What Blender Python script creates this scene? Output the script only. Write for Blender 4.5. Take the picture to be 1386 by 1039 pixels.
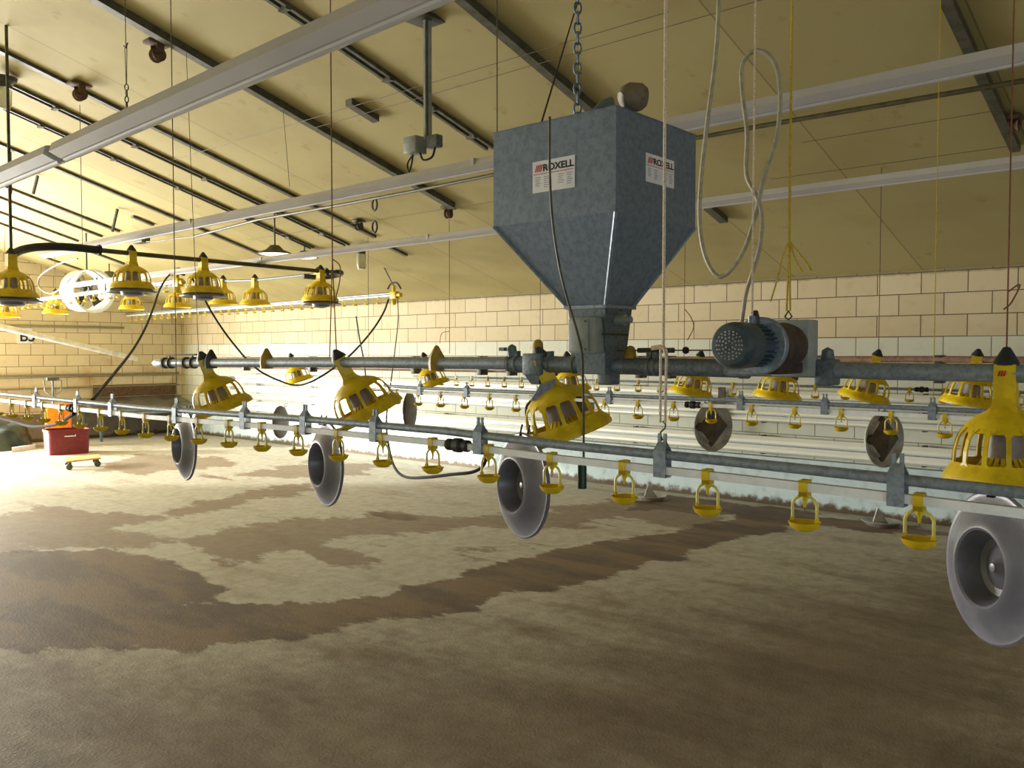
import bpy, bmesh, math, random
import numpy as np
from mathutils import Vector, Matrix, noise
random.seed(7)
for o in list(bpy.data.objects): bpy.data.objects.remove(o)
S = bpy.context.scene
COL = S.collection
PI = math.pi
# ------------------------------------------------------------------ camera
F, YAW, PITCH, CH = 1167.0, 0.849, 0.0375, 1.6037
cam = bpy.data.cameras.new('camera'); cam.sensor_width = 36; cam.lens = 36 * F / 1386; cam.clip_start = .05; cam.clip_end = 200
co = bpy.data.objects.new('camera', cam); COL.objects.link(co)
co.location = (0, 0, CH); co.rotation_euler = (PI / 2 - PITCH, 0, -YAW)
S.camera = co
# ------------------------------------------------------------------ exposure, world, daylight
S.view_settings.view_transform = 'Standard'; S.view_settings.look = 'None'
S.view_settings.gamma = 1; S.view_settings.use_curve_mapping = False
S.view_settings.exposure = -0.1
w = bpy.data.worlds.new('sky'); S.world = w; w.use_nodes = True
w.node_tree.nodes['Background'].inputs[0].default_value = (.75, .85, 1, 1)
w.node_tree.nodes['Background'].inputs[1].default_value = 1.5
# room (metres): side wall at x=WR, opposite wall at x=WL, far end wall y=YE, near end wall y=YN, ridge at x=RX
WR, WL, YE, YN = 8.655, -4.5, 16.38, -5.0
RX = (WR + WL) / 2; ZC, SL = 2.37, .2874
def ceil_z(x): return ZC + SL * (WR - max(x, 2 * RX - x))
def area(name, loc, rot, sx, sy, power, col):
    l = bpy.data.lights.new(name, 'AREA'); l.shape = 'RECTANGLE'; l.size = sx; l.size_y = sy; l.energy = power; l.color = col
    o = bpy.data.objects.new(name, l); COL.objects.link(o); o.location = loc; o.rotation_euler = rot; return o
# daylight through the big doorway in the far end wall (left of the frame), and through the doorway behind the camera
DX0, DX1, DZ = -1.6, 4.5, 2.3
area('daylight_door', ((DX0 + DX1) / 2, YE + .02, DZ / 2), (-PI / 2, 0, 0), DX1 - DX0 - .1, DZ - .1, 2300, (1, .98, .93))
RX0, RX1, RZ = -3.2, .6, 2.2
area('daylight_rear', ((RX0 + RX1) / 2, YN - .02, RZ / 2), (PI / 2, 0, 0), RX1 - RX0 - .1, RZ - .1, 85, (.62, .80, 1))
sun = bpy.data.lights.new('sun', 'SUN'); sun.energy = 13; sun.angle = math.radians(3); sun.color = (1, .95, .85)
so = bpy.data.objects.new('sun', sun); COL.objects.link(so)
so.rotation_euler = Vector((-.70, .714, math.tan(math.radians(10)))).to_track_quat('Z', 'Y').to_euler()

# ------------------------------------------------------------------ helpers
cy, sy_, cp, sp_ = math.cos(YAW), math.sin(YAW), math.cos(PITCH), math.sin(PITCH)
FW = Vector((sy_ * cp, cy * cp, -sp_)); RT = Vector((cy, -sy_, 0)); UP = RT.cross(FW); CAM = Vector((0, 0, CH))
def at(px, py, X=None, Y=None, Z=None, D=None, ceil=None):
    """a point of the photograph carried out to a real plane of the room"""
    d = FW + RT * ((px - 693) / F) + UP * ((519.5 - py) / F)
    if X is not None: t = X / d.x
    elif Y is not None: t = Y / d.y
    elif Z is not None: t = (Z - CH) / d.z
    elif D is not None: t = D
    else:  # ceiling plane lowered by `ceil`
        t = (ZC + SL * WR - ceil - CH) / (d.z + SL * d.x)
    return CAM + d * t
def V(*a): return Vector(a)
class MB:
    def __init__(s): s.b = bmesh.new()
    def add(s, vs, fs):
        v = [s.b.verts.new(p) for p in vs]
        for f in fs:
            try: s.b.faces.new([v[i] for i in f])
            except ValueError: pass
        return s
    def box(s, lo, hi, M=None, bev=0):
        x0, y0, z0 = lo; x1, y1, z1 = hi
        b2 = bmesh.new(); r = bmesh.ops.create_cube(b2, size=1)
        for v in b2.verts: v.co = V(x0 + (v.co.x + .5) * (x1 - x0), y0 + (v.co.y + .5) * (y1 - y0), z0 + (v.co.z + .5) * (z1 - z0))
        if bev: bmesh.ops.bevel(b2, geom=b2.edges[:], offset=bev, segments=2, affect='EDGES', profile=.5)
        if M is not None: b2.transform(M)
        return s.merge(b2)
    def merge(s, b2):
        me = bpy.data.meshes.new('t'); b2.to_mesh(me); s.b.from_mesh(me); bpy.data.meshes.remove(me); b2.free(); return s
    def tube(s, pts, r, n=10, cap=True, closed=False, rr=None):
        pts = [Vector(p) for p in pts]; m = len(pts); rings = []
        t0 = (pts[1] - pts[0]).normalized(); a = Vector((0, 0, 1)) if abs(t0.z) < .9 else Vector((1, 0, 0))
        nrm = t0.cross(a).normalized()
        for i, p in enumerate(pts):
            if closed: t = (pts[(i + 1) % m] - pts[i - 1]).normalized()
            else: t = (pts[min(i + 1, m - 1)] - pts[max(i - 1, 0)]).normalized()
            nrm = (nrm - t * nrm.dot(t))
            if nrm.length < 1e-6: nrm = t.orthogonal()
            nrm.normalize(); bn = t.cross(nrm); q = rr[i] if rr else r
            rings.append([s.b.verts.new(p + (nrm * math.cos(2 * PI * k / n) + bn * math.sin(2 * PI * k / n)) * q) for k in range(n)])
        for i in range(m if closed else m - 1):
            A, B = rings[i], rings[(i + 1) % m]
            for k in range(n): s.b.faces.new((A[k], A[(k + 1) % n], B[(k + 1) % n], B[k]))
        if cap and not closed: s.b.faces.new(rings[0][::-1]); s.b.faces.new(rings[-1])
        return s
    def lathe(s, prof, n=32, M=None, ang=2 * PI):
        """profile [(r,z)] around local Z"""
        M = M or Matrix.Identity(4); rings = []
        for r, z in prof:
            if r < 1e-6: rings.append([s.b.verts.new(M @ V(0, 0, z))])
            else: rings.append([s.b.verts.new(M @ V(r * math.cos(ang * k / n), r * math.sin(ang * k / n), z)) for k in range(n)])
        for A, B in zip(rings, rings[1:]):
            for k in range(n):
                k2 = (k + 1) % n
                if len(A) == 1 and len(B) == 1: continue
                if len(A) == 1: s.b.faces.new((A[0], B[k], B[k2]))
                elif len(B) == 1: s.b.faces.new((A[k], A[k2], B[0]))
                else: s.b.faces.new((A[k], A[k2], B[k2], B[k]))
        return s
    def prism(s, poly, a, b):
        """poly: 3D points at end a offset; extruded by vector from a to b"""
        n = len(poly); va = [s.b.verts.new(Vector(p) + a) for p in poly]; vb = [s.b.verts.new(Vector(p) + b) for p in poly]
        for i in range(n): s.b.faces.new((va[i], va[(i + 1) % n], vb[(i + 1) % n], vb[i]))
        s.b.faces.new(va[::-1]); s.b.faces.new(vb); return s
    def frustum(s, q0, q1, caps=True):
        """two quads (lists of 4 points)"""
        va = [s.b.verts.new(p) for p in q0]; vb = [s.b.verts.new(p) for p in q1]
        for i in range(4): s.b.faces.new((va[i], va[(i + 1) % 4], vb[(i + 1) % 4], vb[i]))
        if caps: s.b.faces.new(va[::-1]); s.b.faces.new(vb)
        return s
    def build(s, name, mat, parent=None, smooth=True, loc=None):
        bmesh.ops.recalc_face_normals(s.b, faces=s.b.faces[:])
        me = bpy.data.meshes.new(name)
        s.b.verts.ensure_lookup_table()
        if smooth:
            for f in s.b.faces: f.smooth = True
            for e in s.b.edges:
                if len(e.link_faces) == 2 and e.calc_face_angle(0) > .6: e.smooth = False
        L = V(0, 0, 0)
        if loc is not None: L = Vector(loc)
        elif parent is None and len(s.b.verts):
            zs = [v.co for v in s.b.verts]; L = V(sum(p.x for p in zs) / len(zs), sum(p.y for p in zs) / len(zs), min(p.z for p in zs))
        if parent is None:
            for v in s.b.verts: v.co -= L
        s.b.to_mesh(me); s.b.free(); me.materials.append(mat)
        o = bpy.data.objects.new(name, me); COL.objects.link(o)
        if parent is None: o.location = L
        else: o.parent = parent
        return o
def tag(o, label=None, cat=None, group=None, kind=None):
    if label: o['label'] = label
    if cat: o['category'] = cat
    if group: o['group'] = group
    if kind: o['kind'] = kind
    return o
def empty(name, loc, label, cat, group=None, rz=0):
    o = bpy.data.objects.new(name, None); COL.objects.link(o); o.location = loc; o.rotation_euler.z = rz
    o.empty_display_size = .05
    return tag(o, label, cat, group)
def kids(o): return [c for c in bpy.data.objects if c.parent == o]
def copy_tree(o, parent=None):
    c = o.copy(); COL.objects.link(c); c.parent = parent
    for ch in kids(o):
        if ch is not c: copy_tree(ch, c)
    return c
def bez(pts, n=8):
    """smooth curve (Catmull-Rom) through points"""
    P = [Vector(p) for p in pts]; P = [P[0] * 2 - P[1]] + P + [P[-1] * 2 - P[-2]]; out = []
    for i in range(1, len(P) - 2):
        for k in range(n):
            t = k / n; a, b, c, d = P[i - 1:i + 3]
            out.append(.5 * ((2 * b) + (c - a) * t + (2 * a - 5 * b + 4 * c - d) * t * t + (3 * b - a - 3 * c + d) * t ** 3))
    out.append(P[-2]); return out

# ------------------------------------------------------------------ materials
def lin(c): return tuple(((x / 255) / 12.92 if x / 255 <= .04045 else ((x / 255 + .055) / 1.055) ** 2.4) for x in c) + (1,)
def newmat(name):
    m = bpy.data.materials.new(name); m.use_nodes = True; nt = m.node_tree
    return m, nt, nt.nodes['Principled BSDF']
def N(nt, t, **k):
    n = nt.nodes.new(t)
    for a, v in k.items(): setattr(n, a, v)
    return n
def math_(nt, op, a, b=None, c=None):
    n = N(nt, 'ShaderNodeMath', operation=op)
    for i, v in enumerate((a, b, c)):
        if v is None: continue
        if isinstance(v, (int, float)): n.inputs[i].default_value = v
        else: nt.links.new(v, n.inputs[i])
    return n.outputs[0]
def mix(nt, fac, a, b):
    n = N(nt, 'ShaderNodeMix', data_type='RGBA')
    for i, v in ((0, fac), (6, a), (7, b)):
        if isinstance(v, (int, float)): n.inputs[i].default_value = v
        elif isinstance(v, tuple): n.inputs[i].default_value = v
        else: nt.links.new(v, n.inputs[i])
    return n.outputs[2]
def noise_n(nt, vec, scale, detail=4, rough=.6):
    n = N(nt, 'ShaderNodeTexNoise'); n.inputs['Scale'].default_value = scale; n.inputs['Detail'].default_value = detail; n.inputs['Roughness'].default_value = rough
    nt.links.new(vec, n.inputs['Vector']); return n.outputs['Fac']
def ss(nt, v, lo, hi):
    n = N(nt, 'ShaderNodeMapRange', interpolation_type='SMOOTHSTEP'); n.inputs[1].default_value = lo; n.inputs[2].default_value = hi
    nt.links.new(v, n.inputs[0]); return n.outputs[0]
def plain(name, c, c2=None, rough=.5, metal=0, scale=12, bump=0, lo=.4, hi=.65, **kw):
    m, nt, b = newmat(name); b.inputs['Roughness'].default_value = rough; b.inputs['Metallic'].default_value = metal
    tc = N(nt, 'ShaderNodeTexCoord'); f = noise_n(nt, tc.outputs['Object'], scale)
    c2 = c2 or tuple(x * .82 for x in c)
    nt.links.new(mix(nt, ss(nt, f, lo, hi), lin(c), lin(c2)), b.inputs['Base Color'])
    if bump:
        bn = N(nt, 'ShaderNodeBump'); bn.inputs['Strength'].default_value = bump; bn.inputs['Distance'].default_value = .01
        nt.links.new(f, bn.inputs['Height']); nt.links.new(bn.outputs[0], b.inputs['Normal'])
    for k, v in kw.items(): b.inputs[k.replace('_', ' ')].default_value = v
    return m
M = {}
M['galv'] = plain('galvanised_steel', (146, 158, 172), (120, 134, 148), .42, .35, 60)
M['galv_dark'] = plain('dull_galvanised', (108, 120, 128), (84, 96, 104), .5, .3, 70)
M['hopper'] = plain('hopper_zinc', (122, 136, 154), (102, 116, 134), .5, .3, 45, lo=.35, hi=.7)
M['white'] = plain('white_plastic', (240, 243, 246), (228, 232, 236), .4, 0, 20)
M['alu'] = plain('pale_aluminium', (236, 238, 228), (230, 232, 222), .38, .15, 2)
M['cream_metal'] = plain('cream_enamel', (214, 210, 200), (192, 188, 178), .45, 0, 10)
M['trough'] = plain('grey_white_enamel', (186, 182, 178), (176, 172, 168), .5, 0, 1.5)
M['yellow'] = plain('yellow_plastic', (226, 196, 16), (206, 172, 10), .4, 0, 18, Subsurface_Weight=0.0)
M['yellow_clear'] = plain('pale_yellow_plastic', (226, 214, 110), (205, 190, 80), .35, 0, 25)
M['greypl'] = plain('grey_dish_plastic', (118, 118, 130), (104, 104, 116), .3, 0, 6)
M['brownpl'] = plain('dirty_brown_dish', (92, 80, 66), (66, 56, 46), .5, 0, 9)
M['dishmetal'] = plain('pale_dish', (190, 188, 182), (150, 146, 138), .35, .2, 9)
M['black'] = plain('black_rubber', (34, 33, 32), (22, 21, 20), .55, 0, 20)
M['navy'] = plain('dark_cap_plastic', (38, 44, 56), (26, 30, 40), .5, 0, 25)
M['cap_yellow'] = plain('ochre_plastic', (168, 136, 40), (140, 110, 30), .5, 0, 25)
M['dark_metal'] = plain('dark_metal', (78, 76, 66), (56, 54, 46), .5, .3, 20)
M['pinkrust'] = plain('brown_painted_tube', (150, 116, 100), (124, 92, 78), .7, 0, 30)
M['rust'] = plain('rusty_steel', (108, 82, 60), (78, 58, 42), .8, 0, 30, bump=.3)
M['rail'] = plain('grey_conduit', (92, 90, 74), (70, 68, 56), .55, .1, 15)
M['pipe_olive'] = plain('olive_pipe', (84, 78, 50), (62, 58, 38), .5, 0, 10)
M['motor'] = plain('motor_blue_grey', (72, 88, 100), (56, 70, 82), .32, .25, 30)
M['gear'] = plain('gearbox_brown', (74, 62, 62), (52, 42, 42), .5, .2, 25)
M['boxgrey'] = plain('box_grey', (150, 158, 156), (132, 140, 138), .45, 0, 15)
M['rope_white'] = plain('white_rope', (214, 196, 170), (180, 160, 134), .8, 0, 200)
M['rope_yellow'] = plain('yellow_rope', (196, 168, 44), (168, 140, 34), .8, 0, 200)
M['rope_red'] = plain('red_string', (136, 84, 52), (110, 68, 44), .8, 0, 200)
M['wire'] = plain('thin_wire', (110, 96, 74), (88, 76, 58), .6, .2, 100)
M['hose_grey'] = plain('grey_hose', (140, 134, 112), (116, 110, 90), .5, 0, 60)
M['hose_light'] = plain('pale_grey_cable', (166, 158, 132), (148, 140, 116), .5, 0, 60)
M['cable'] = plain('black_cable', (48, 42, 34), (34, 30, 24), .85, 0, 60)
M['maroon'] = plain('maroon_plastic', (122, 30, 30), (104, 24, 24), .45, 0, 20)
M['orange'] = plain('orange_paint', (250, 140, 8), (236, 120, 6), .4, 0, 20)
M['wood'] = plain('pale_plywood', (214, 170, 108), (188, 142, 84), .6, 0, 8)
M['green'] = plain('dark_green_plastic', (24, 62, 44), (16, 44, 32), .4, 0, 20)
M['sack'] = plain('green_grey_sheet', (62, 74, 62), (38, 46, 40), .7, 0, 5, bump=.4)
M['sheet'] = plain('sheet_steel', (150, 150, 144), (110, 108, 100), .35, .6, 3)
M['paper'] = plain('label_white', (232, 232, 236), (222, 222, 228), .5, 0, 20)
M['ink'] = plain('black_ink', (20, 20, 22), (26, 26, 28), .5, 0, 20)
M['inkgrey'] = plain('grey_ink', (150, 150, 156), (130, 130, 138), .5, 0, 20)
M['red'] = plain('red_ink', (196, 30, 40), (180, 24, 36), .5, 0, 20)
M['glass'] = plain('frosted_jar_glass', (220, 220, 196), (206, 206, 180), .2, 0, 10, Transmission_Weight=.5)
M['feedtube'] = plain('grey_feed_tube', (142, 134, 126), (116, 106, 98), .4, 0, 12)
M['foamdirt'] = plain('dusty_hose', (124, 112, 92), (84, 74, 60), .6, 0, 14, bump=.3)
m, nt, b = newmat('lit_lamp_glass'); b.inputs['Emission Color'].default_value = (1, .96, .82, 1); b.inputs['Emission Strength'].default_value = 1.6; M['lamp'] = m

# block walls: courses .2015 m high, blocks .40 m long; whitewashed below `wz`, smooth plinth below `pz`
def wall_mat(name, axis, off, cream, creamy2, wash, wz, plinth, pz, stain=.3):
    m, nt, b = newmat(name); b.inputs['Roughness'].default_value = .75
    g = N(nt, 'ShaderNodeNewGeometry'); sx = N(nt, 'ShaderNodeSeparateXYZ'); nt.links.new(g.outputs['Position'], sx.inputs[0])
    u = sx.outputs['Y' if axis == 'Y' else 'X']; z = sx.outputs['Z']
    zz = math_(nt, 'SUBTRACT', 2.350 + .2015 * 20, z); row = math_(nt, 'DIVIDE', zz, .2015); fr = math_(nt, 'FRACT', row); fl = math_(nt, 'FLOOR', row)
    sh = math_(nt, 'MULTIPLY', math_(nt, 'MODULO', fl, 2), .5)
    uu = math_(nt, 'ADD', math_(nt, 'DIVIDE', math_(nt, 'ADD', u, 40 - off), .4), sh); fu = math_(nt, 'FRACT', uu); flu = math_(nt, 'FLOOR', uu)
    dz = math_(nt, 'MULTIPLY', math_(nt, 'MINIMUM', fr, math_(nt, 'SUBTRACT', 1, fr)), .2015)
    du = math_(nt, 'MULTIPLY', math_(nt, 'MINIMUM', fu, math_(nt, 'SUBTRACT', 1, fu)), .4)
    d = math_(nt, 'MINIMUM', dz, du); mort = ss(nt, d, .0060, .0025)
    cmb = N(nt, 'ShaderNodeCombineXYZ'); nt.links.new(flu, cmb.inputs[0]); nt.links.new(fl, cmb.inputs[1])
    wn = N(nt, 'ShaderNodeTexWhiteNoise'); nt.links.new(cmb.outputs[0], wn.inputs[0])
    n1 = noise_n(nt, g.outputs['Position'], 1.3, 3); n2 = noise_n(nt, g.outputs['Position'], 9, 5)
    base = mix(nt, wn.outputs[0], lin(cream), lin(creamy2))
    base = mix(nt, math_(nt, 'MULTIPLY', ss(nt, n1, .55, .75), stain), base, lin((176, 134, 84)))
    ww = ss(nt, math_(nt, 'ADD', z, math_(nt, 'MULTIPLY', math_(nt, 'SUBTRACT', wn.outputs[0], .5), .02)), wz + .01, wz - .01)
    base = mix(nt, ww, base, lin(wash))
    base = mix(nt, math_(nt, 'MULTIPLY', ss(nt, n2, .5, .8), .18), base, lin((120, 108, 84)))
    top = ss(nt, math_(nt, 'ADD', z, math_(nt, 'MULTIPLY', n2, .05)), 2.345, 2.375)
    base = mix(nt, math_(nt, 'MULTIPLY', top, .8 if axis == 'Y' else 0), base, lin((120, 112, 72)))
    mcol = mix(nt, ww, lin((96, 80, 56)), lin((128, 124, 108)))
    base = mix(nt, mort, base, mcol)
    pl = ss(nt, z, pz + .004, pz - .004); pcol = mix(nt, ss(nt, n2, .45, .75), lin(plinth), lin(tuple(x * .86 for x in plinth)))
    dirt = ss(nt, math_(nt, 'ADD', z, math_(nt, 'MULTIPLY', n2, -.18)), .0, -.06)
    pcol = mix(nt, dirt, pcol, lin((84, 70, 46)))
    base = mix(nt, pl, base, pcol); nt.links.new(base, b.inputs['Base Color'])
    bn = N(nt, 'ShaderNodeBump'); bn.inputs['Strength'].default_value = .5; bn.inputs['Distance'].default_value = .004
    nt.links.new(math_(nt, 'ADD', math_(nt, 'MULTIPLY', math_(nt, 'MULTIPLY', mort, math_(nt, 'SUBTRACT', 1, pl)), -1), math_(nt, 'MULTIPLY', n2, .5)), bn.inputs['Height']); nt.links.new(bn.outputs[0], b.inputs['Normal'])
    return m
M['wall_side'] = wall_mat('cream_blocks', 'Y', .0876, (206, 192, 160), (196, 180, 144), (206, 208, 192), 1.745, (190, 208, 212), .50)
M['wall_end'] = wall_mat('cream_blocks_end', 'X', .0, (216, 203, 172), (206, 191, 158), (216, 212, 196), -1, (132, 122, 108), .50, .75)
m, nt, b = newmat('ceiling_foam_panels'); b.inputs['Roughness'].default_value = .8
g = N(nt, 'ShaderNodeNewGeometry'); sx = N(nt, 'ShaderNodeSeparateXYZ'); nt.links.new(g.outputs['Position'], sx.inputs[0])
fy = math_(nt, 'FRACT', math_(nt, 'DIVIDE', math_(nt, 'ADD', sx.outputs['Y'], 24.8 - 2.478), 1.24)); dy = math_(nt, 'MULTIPLY', math_(nt, 'MINIMUM', fy, math_(nt, 'SUBTRACT', 1, fy)), 1.24)
fi = math_(nt, 'FLOOR', math_(nt, 'DIVIDE', math_(nt, 'ADD', sx.outputs['Y'], 24.8 - 2.478), 1.24))
wn = N(nt, 'ShaderNodeTexWhiteNoise', noise_dimensions='1D'); nt.links.new(fi, wn.inputs['W'])
n1 = noise_n(nt, g.outputs['Position'], .9, 4); n2 = noise_n(nt, g.outputs['Position'], 5, 5)
c = mix(nt, wn.outputs[0], lin((176, 163, 112)), lin((168, 155, 106)))
c = mix(nt, math_(nt, 'MULTIPLY', ss(nt, n1, .42, .7), .6), c, lin((158, 142, 92)))
c = mix(nt, math_(nt, 'MULTIPLY', ss(nt, n2, .61, .72), .45), c, lin((150, 120, 66)))
c = mix(nt, math_(nt, 'MULTIPLY', ss(nt, dy, .008, .003), .6), c, lin((96, 84, 50)))
nt.links.new(c, b.inputs['Base Color']); M['ceiling'] = m
# floor: pale concrete, brown litter residue
m, nt, b = newmat('stained_concrete'); b.inputs['Roughness'].default_value = .72
g = N(nt, 'ShaderNodeNewGeometry'); at_ = N(nt, 'ShaderNodeAttribute', attribute_name='dirt'); sp = N(nt, 'ShaderNodeSeparateColor'); nt.links.new(at_.outputs['Color'], sp.inputs[0])
mp = N(nt, 'ShaderNodeMapping'); nt.links.new(g.outputs['Position'], mp.inputs[0]); mp.inputs['Rotation'].default_value[2] = -.35; mp.inputs['Scale'].default_value = (1.7, .55, 1)
na = noise_n(nt, mp.outputs[0], 1.6, 8, .65); nb = noise_n(nt, g.outputs['Position'], 9, 6, .7); nc = noise_n(nt, g.outputs['Position'], 70, 3); nd = noise_n(nt, mp.outputs[0], .55, 3)
edge = math_(nt, 'ADD', math_(nt, 'MULTIPLY', math_(nt, 'SUBTRACT', na, .5), 1.9), math_(nt, 'MULTIPLY', math_(nt, 'SUBTRACT', nb, .5), .45))
dark = ss(nt, math_(nt, 'ADD', sp.outputs[0], math_(nt, 'MULTIPLY', edge, .6)), .42, .54)
front = ss(nt, math_(nt, 'ADD', sp.outputs[2], math_(nt, 'MULTIPLY', edge, .5)), .2, .9)
med = ss(nt, math_(nt, 'ADD', sp.outputs[1], edge), .44, .62)
c = mix(nt, ss(nt, nb, .35, .7), lin((188, 185, 172)), lin((162, 158, 142)))
c = mix(nt, math_(nt, 'MULTIPLY', ss(nt, na, .5, .68), .45), c, lin((134, 110, 78)))
c = mix(nt, math_(nt, 'MULTIPLY', front, .72), c, mix(nt, ss(nt, na, .35, .65), lin((112, 90, 62)), lin((88, 66, 42))))
c = mix(nt, math_(nt, 'MULTIPLY', med, .72), c, mix(nt, nb, lin((128, 104, 72)), lin((96, 72, 44))))
c = mix(nt, math_(nt, 'MULTIPLY', dark, .9), c, mix(nt, ss(nt, na, .4, .6), lin((112, 86, 52)), lin((76, 56, 32))))
c = mix(nt, math_(nt, 'MULTIPLY', ss(nt, nc, .6, .75), .25), c, lin((70, 54, 34)))
nt.links.new(c, b.inputs['Base Color'])
bn = N(nt, 'ShaderNodeBump'); bn.inputs['Strength'].default_value = .3; bn.inputs['Distance'].default_value = .01
nt.links.new(math_(nt, 'ADD', nb, math_(nt, 'ADD', nc, dark)), bn.inputs['Height']); nt.links.new(bn.outputs[0], b.inputs['Normal'])
M['floor'] = m

# ------------------------------------------------------------------ the room
def struct(mb, name, mat, smooth=False): return tag(mb.build(name, mat, smooth=smooth), kind='structure')
NX, NY = 131, 214
xs = np.linspace(WL, WR, NX); ys = np.linspace(YN, YE, NY); GX, GY = np.meshgrid(xs, ys)
P = np.stack([GX.ravel(), GY.ravel()], 1)
def sdf(poly):
    Q = np.array([at(x, y, Z=0).to_2d() for x, y in poly]); inside = np.zeros(len(P), bool); d = np.full(len(P), 1e9)
    for i in range(len(Q)):
        a, b_ = Q[i], Q[(i + 1) % len(Q)]; e = b_ - a
        t = np.clip(((P - a) @ e) / (e @ e), 0, 1); d = np.minimum(d, np.hypot(*(P - a - t[:, None] * e).T))
        c1 = (a[1] > P[:, 1]) != (b_[1] > P[:, 1])
        xi = a[0] + (P[:, 1] - a[1]) / (e[1] if abs(e[1]) > 1e-9 else 1e-9) * e[0]; inside ^= c1 & (P[:, 0] < xi)
    return np.where(inside, d, -d)
DARK = [[(-80, 752), (150, 742), (215, 752), (262, 778), (292, 800), (238, 822), (345, 818), (450, 812), (520, 803), (620, 779), (700, 756), (780, 737), (860, 727), (915, 721), (925, 735), (915, 752), (870, 765), (820, 782), (740, 797), (680, 803), (640, 825), (560, 836), (500, 838), (440, 858), (370, 864), (300, 875), (240, 887), (160, 876), (-80, 880)],
        [(880, 668), (960, 676), (1100, 700), (1200, 707), (1290, 722), (1500, 750), (1500, 775), (1290, 728), (1180, 720), (1080, 706), (1000, 694), (960, 700), (900, 690), (850, 690)],
        [(500, 692), (560, 697), (570, 703), (520, 705)]]
DARK.append([(860, 738), (900, 722), (960, 708), (1040, 686), (1110, 696), (1060, 716), (960, 736), (915, 758)])
MED = [[(30, 694), (62, 683), (130, 692), (230, 694), (300, 672), (420, 648), (470, 640), (430, 662), (330, 682), (230, 702), (150, 716), (250, 722), (420, 700), (560, 700), (640, 712), (560, 722), (450, 735), (330, 760), (240, 742), (-80, 745), (-80, 705)],
       [(450, 704), (520, 688), (620, 697), (740, 688), (850, 672), (930, 688), (1040, 702), (900, 722), (860, 706), (740, 715), (640, 712), (560, 722), (460, 712)],
       [(280, 645), (330, 640), (420, 622), (520, 630), (500, 642), (380, 648)],
       [(420, 738), (500, 742), (512, 762), (430, 768)], [(600, 742), (700, 738), (740, 745), (640, 752)],
       [(-300, 868), (300, 880), (440, 862), (560, 850), (720, 850), (900, 800), (1080, 790), (1200, 760), (1500, 770), (1900, 1300), (-300, 1300)],
       [(180, 613), (300, 620), (330, 630), (200, 640), (110, 640)]]
def field(polys, soft): 
    f = np.zeros(len(P))
    for p in polys: f = np.maximum(f, np.clip(.5 + sdf(p) / soft, 0, 1))
    return f
FRONT = MED.pop(5)
fd, fm, ff = field(DARK, .5), field(MED, .9), field([FRONT], 3.2)
me = bpy.data.meshes.new('floor')
me.from_pydata([(x, y, 0) for x, y in P], [], [(j * NX + i, j * NX + i + 1, (j + 1) * NX + i + 1, (j + 1) * NX + i) for j in range(NY - 1) for i in range(NX - 1)])
ca = me.color_attributes.new('dirt', 'FLOAT_COLOR', 'POINT'); ca.data.foreach_set('color', np.stack([fd, fm, ff, fd * 0 + 1], 1).astype(np.float32).ravel())
me.materials.append(M['floor']); fo = bpy.data.objects.new('floor', me); COL.objects.link(fo); fo['kind'] = 'structure'
T = .2
struct(MB().box((WR, YN - T, 0), (WR + T, YE + T, ZC + .1)), 'wall_right', M['wall_side'])
zr = ZC + SL * (WR - RX)
def gable(y0, y1, holes):
    mb = MB(); a, b_, h = holes
    mb.box((WL, y0, 0), (a, y1, ZC)).box((b_, y0, 0), (WR, y1, ZC)).box((a, y0, h), (b_, y1, ZC))
    mb.prism([(WL, 0, ZC), (WR, 0, ZC), (RX, 0, zr)], V(0, y0, 0), V(0, y1, 0)); return mb
struct(gable(YE, YE + T, (DX0, DX1, DZ)), 'wall_back', M['wall_end'])
struct(gable(YN - T, YN, (RX0, RX1, RZ)), 'wall_front', M['wall_end'])
struct(MB().box((WL - T, YN - T, 0), (WL, YE + T, ZC + .1)), 'wall_left', M['wall_side'])
struct(MB().prism([(WR + T, 0, ZC - SL * T), (RX, 0, zr), (WL - T, 0, ZC - SL * T), (WL - T, 0, ZC + .2), (RX, 0, zr + .25), (WR + T, 0, ZC + .2)], V(0, YN - T, 0), V(0, YE + T, 0)), 'ceiling', M['ceiling'])
# painted concrete plinth along the side wall
struct(MB().box((WR - .10, YN, 0), (WR + .01, YE, .50)), 'trim_1', M['wall_side'])

# dark rails fixed across the slope of the ceiling
def rail(n, y, xa, xb, wd=.035, hg=.03, drop=.0, mat='rail', double=0):
    mb = MB()
    for oy in ((0,) if not double else (-double / 2, double / 2)):
        mb.frustum([V(xa, y + oy - wd / 2, ceil_z(xa) - drop), V(xa, y + oy + wd / 2, ceil_z(xa) - drop), V(xa, y + oy + wd / 2, ceil_z(xa) - drop - hg), V(xa, y + oy - wd / 2, ceil_z(xa) - drop - hg)],
                   [V(xb, y + oy - wd / 2, ceil_z(xb) - drop), V(xb, y + oy + wd / 2, ceil_z(xb) - drop), V(xb, y + oy + wd / 2, ceil_z(xb) - drop - hg), V(xb, y + oy - wd / 2, ceil_z(xb) - drop - hg)])
    if double:
        for i in range(5):
            x = xa + (xb - xa) * (i + .5) / 5; mb.box((x - .02, y - double / 2 - .01, ceil_z(x) - hg - .012), (x + .02, y + double / 2 + .01, ceil_z(x) - .002))
    return struct(mb, 'trim_%d' % n, M[mat])
RAILS = []
tn = 2
def rail_px(p0, p1, **k):
    global tn
    a, b_ = at(*p0, ceil=.02), at(*p1, ceil=.02); y = (a.y + b_.y) / 2
    rail(tn, y, a.x, b_.x, **k); tn += 1
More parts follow.
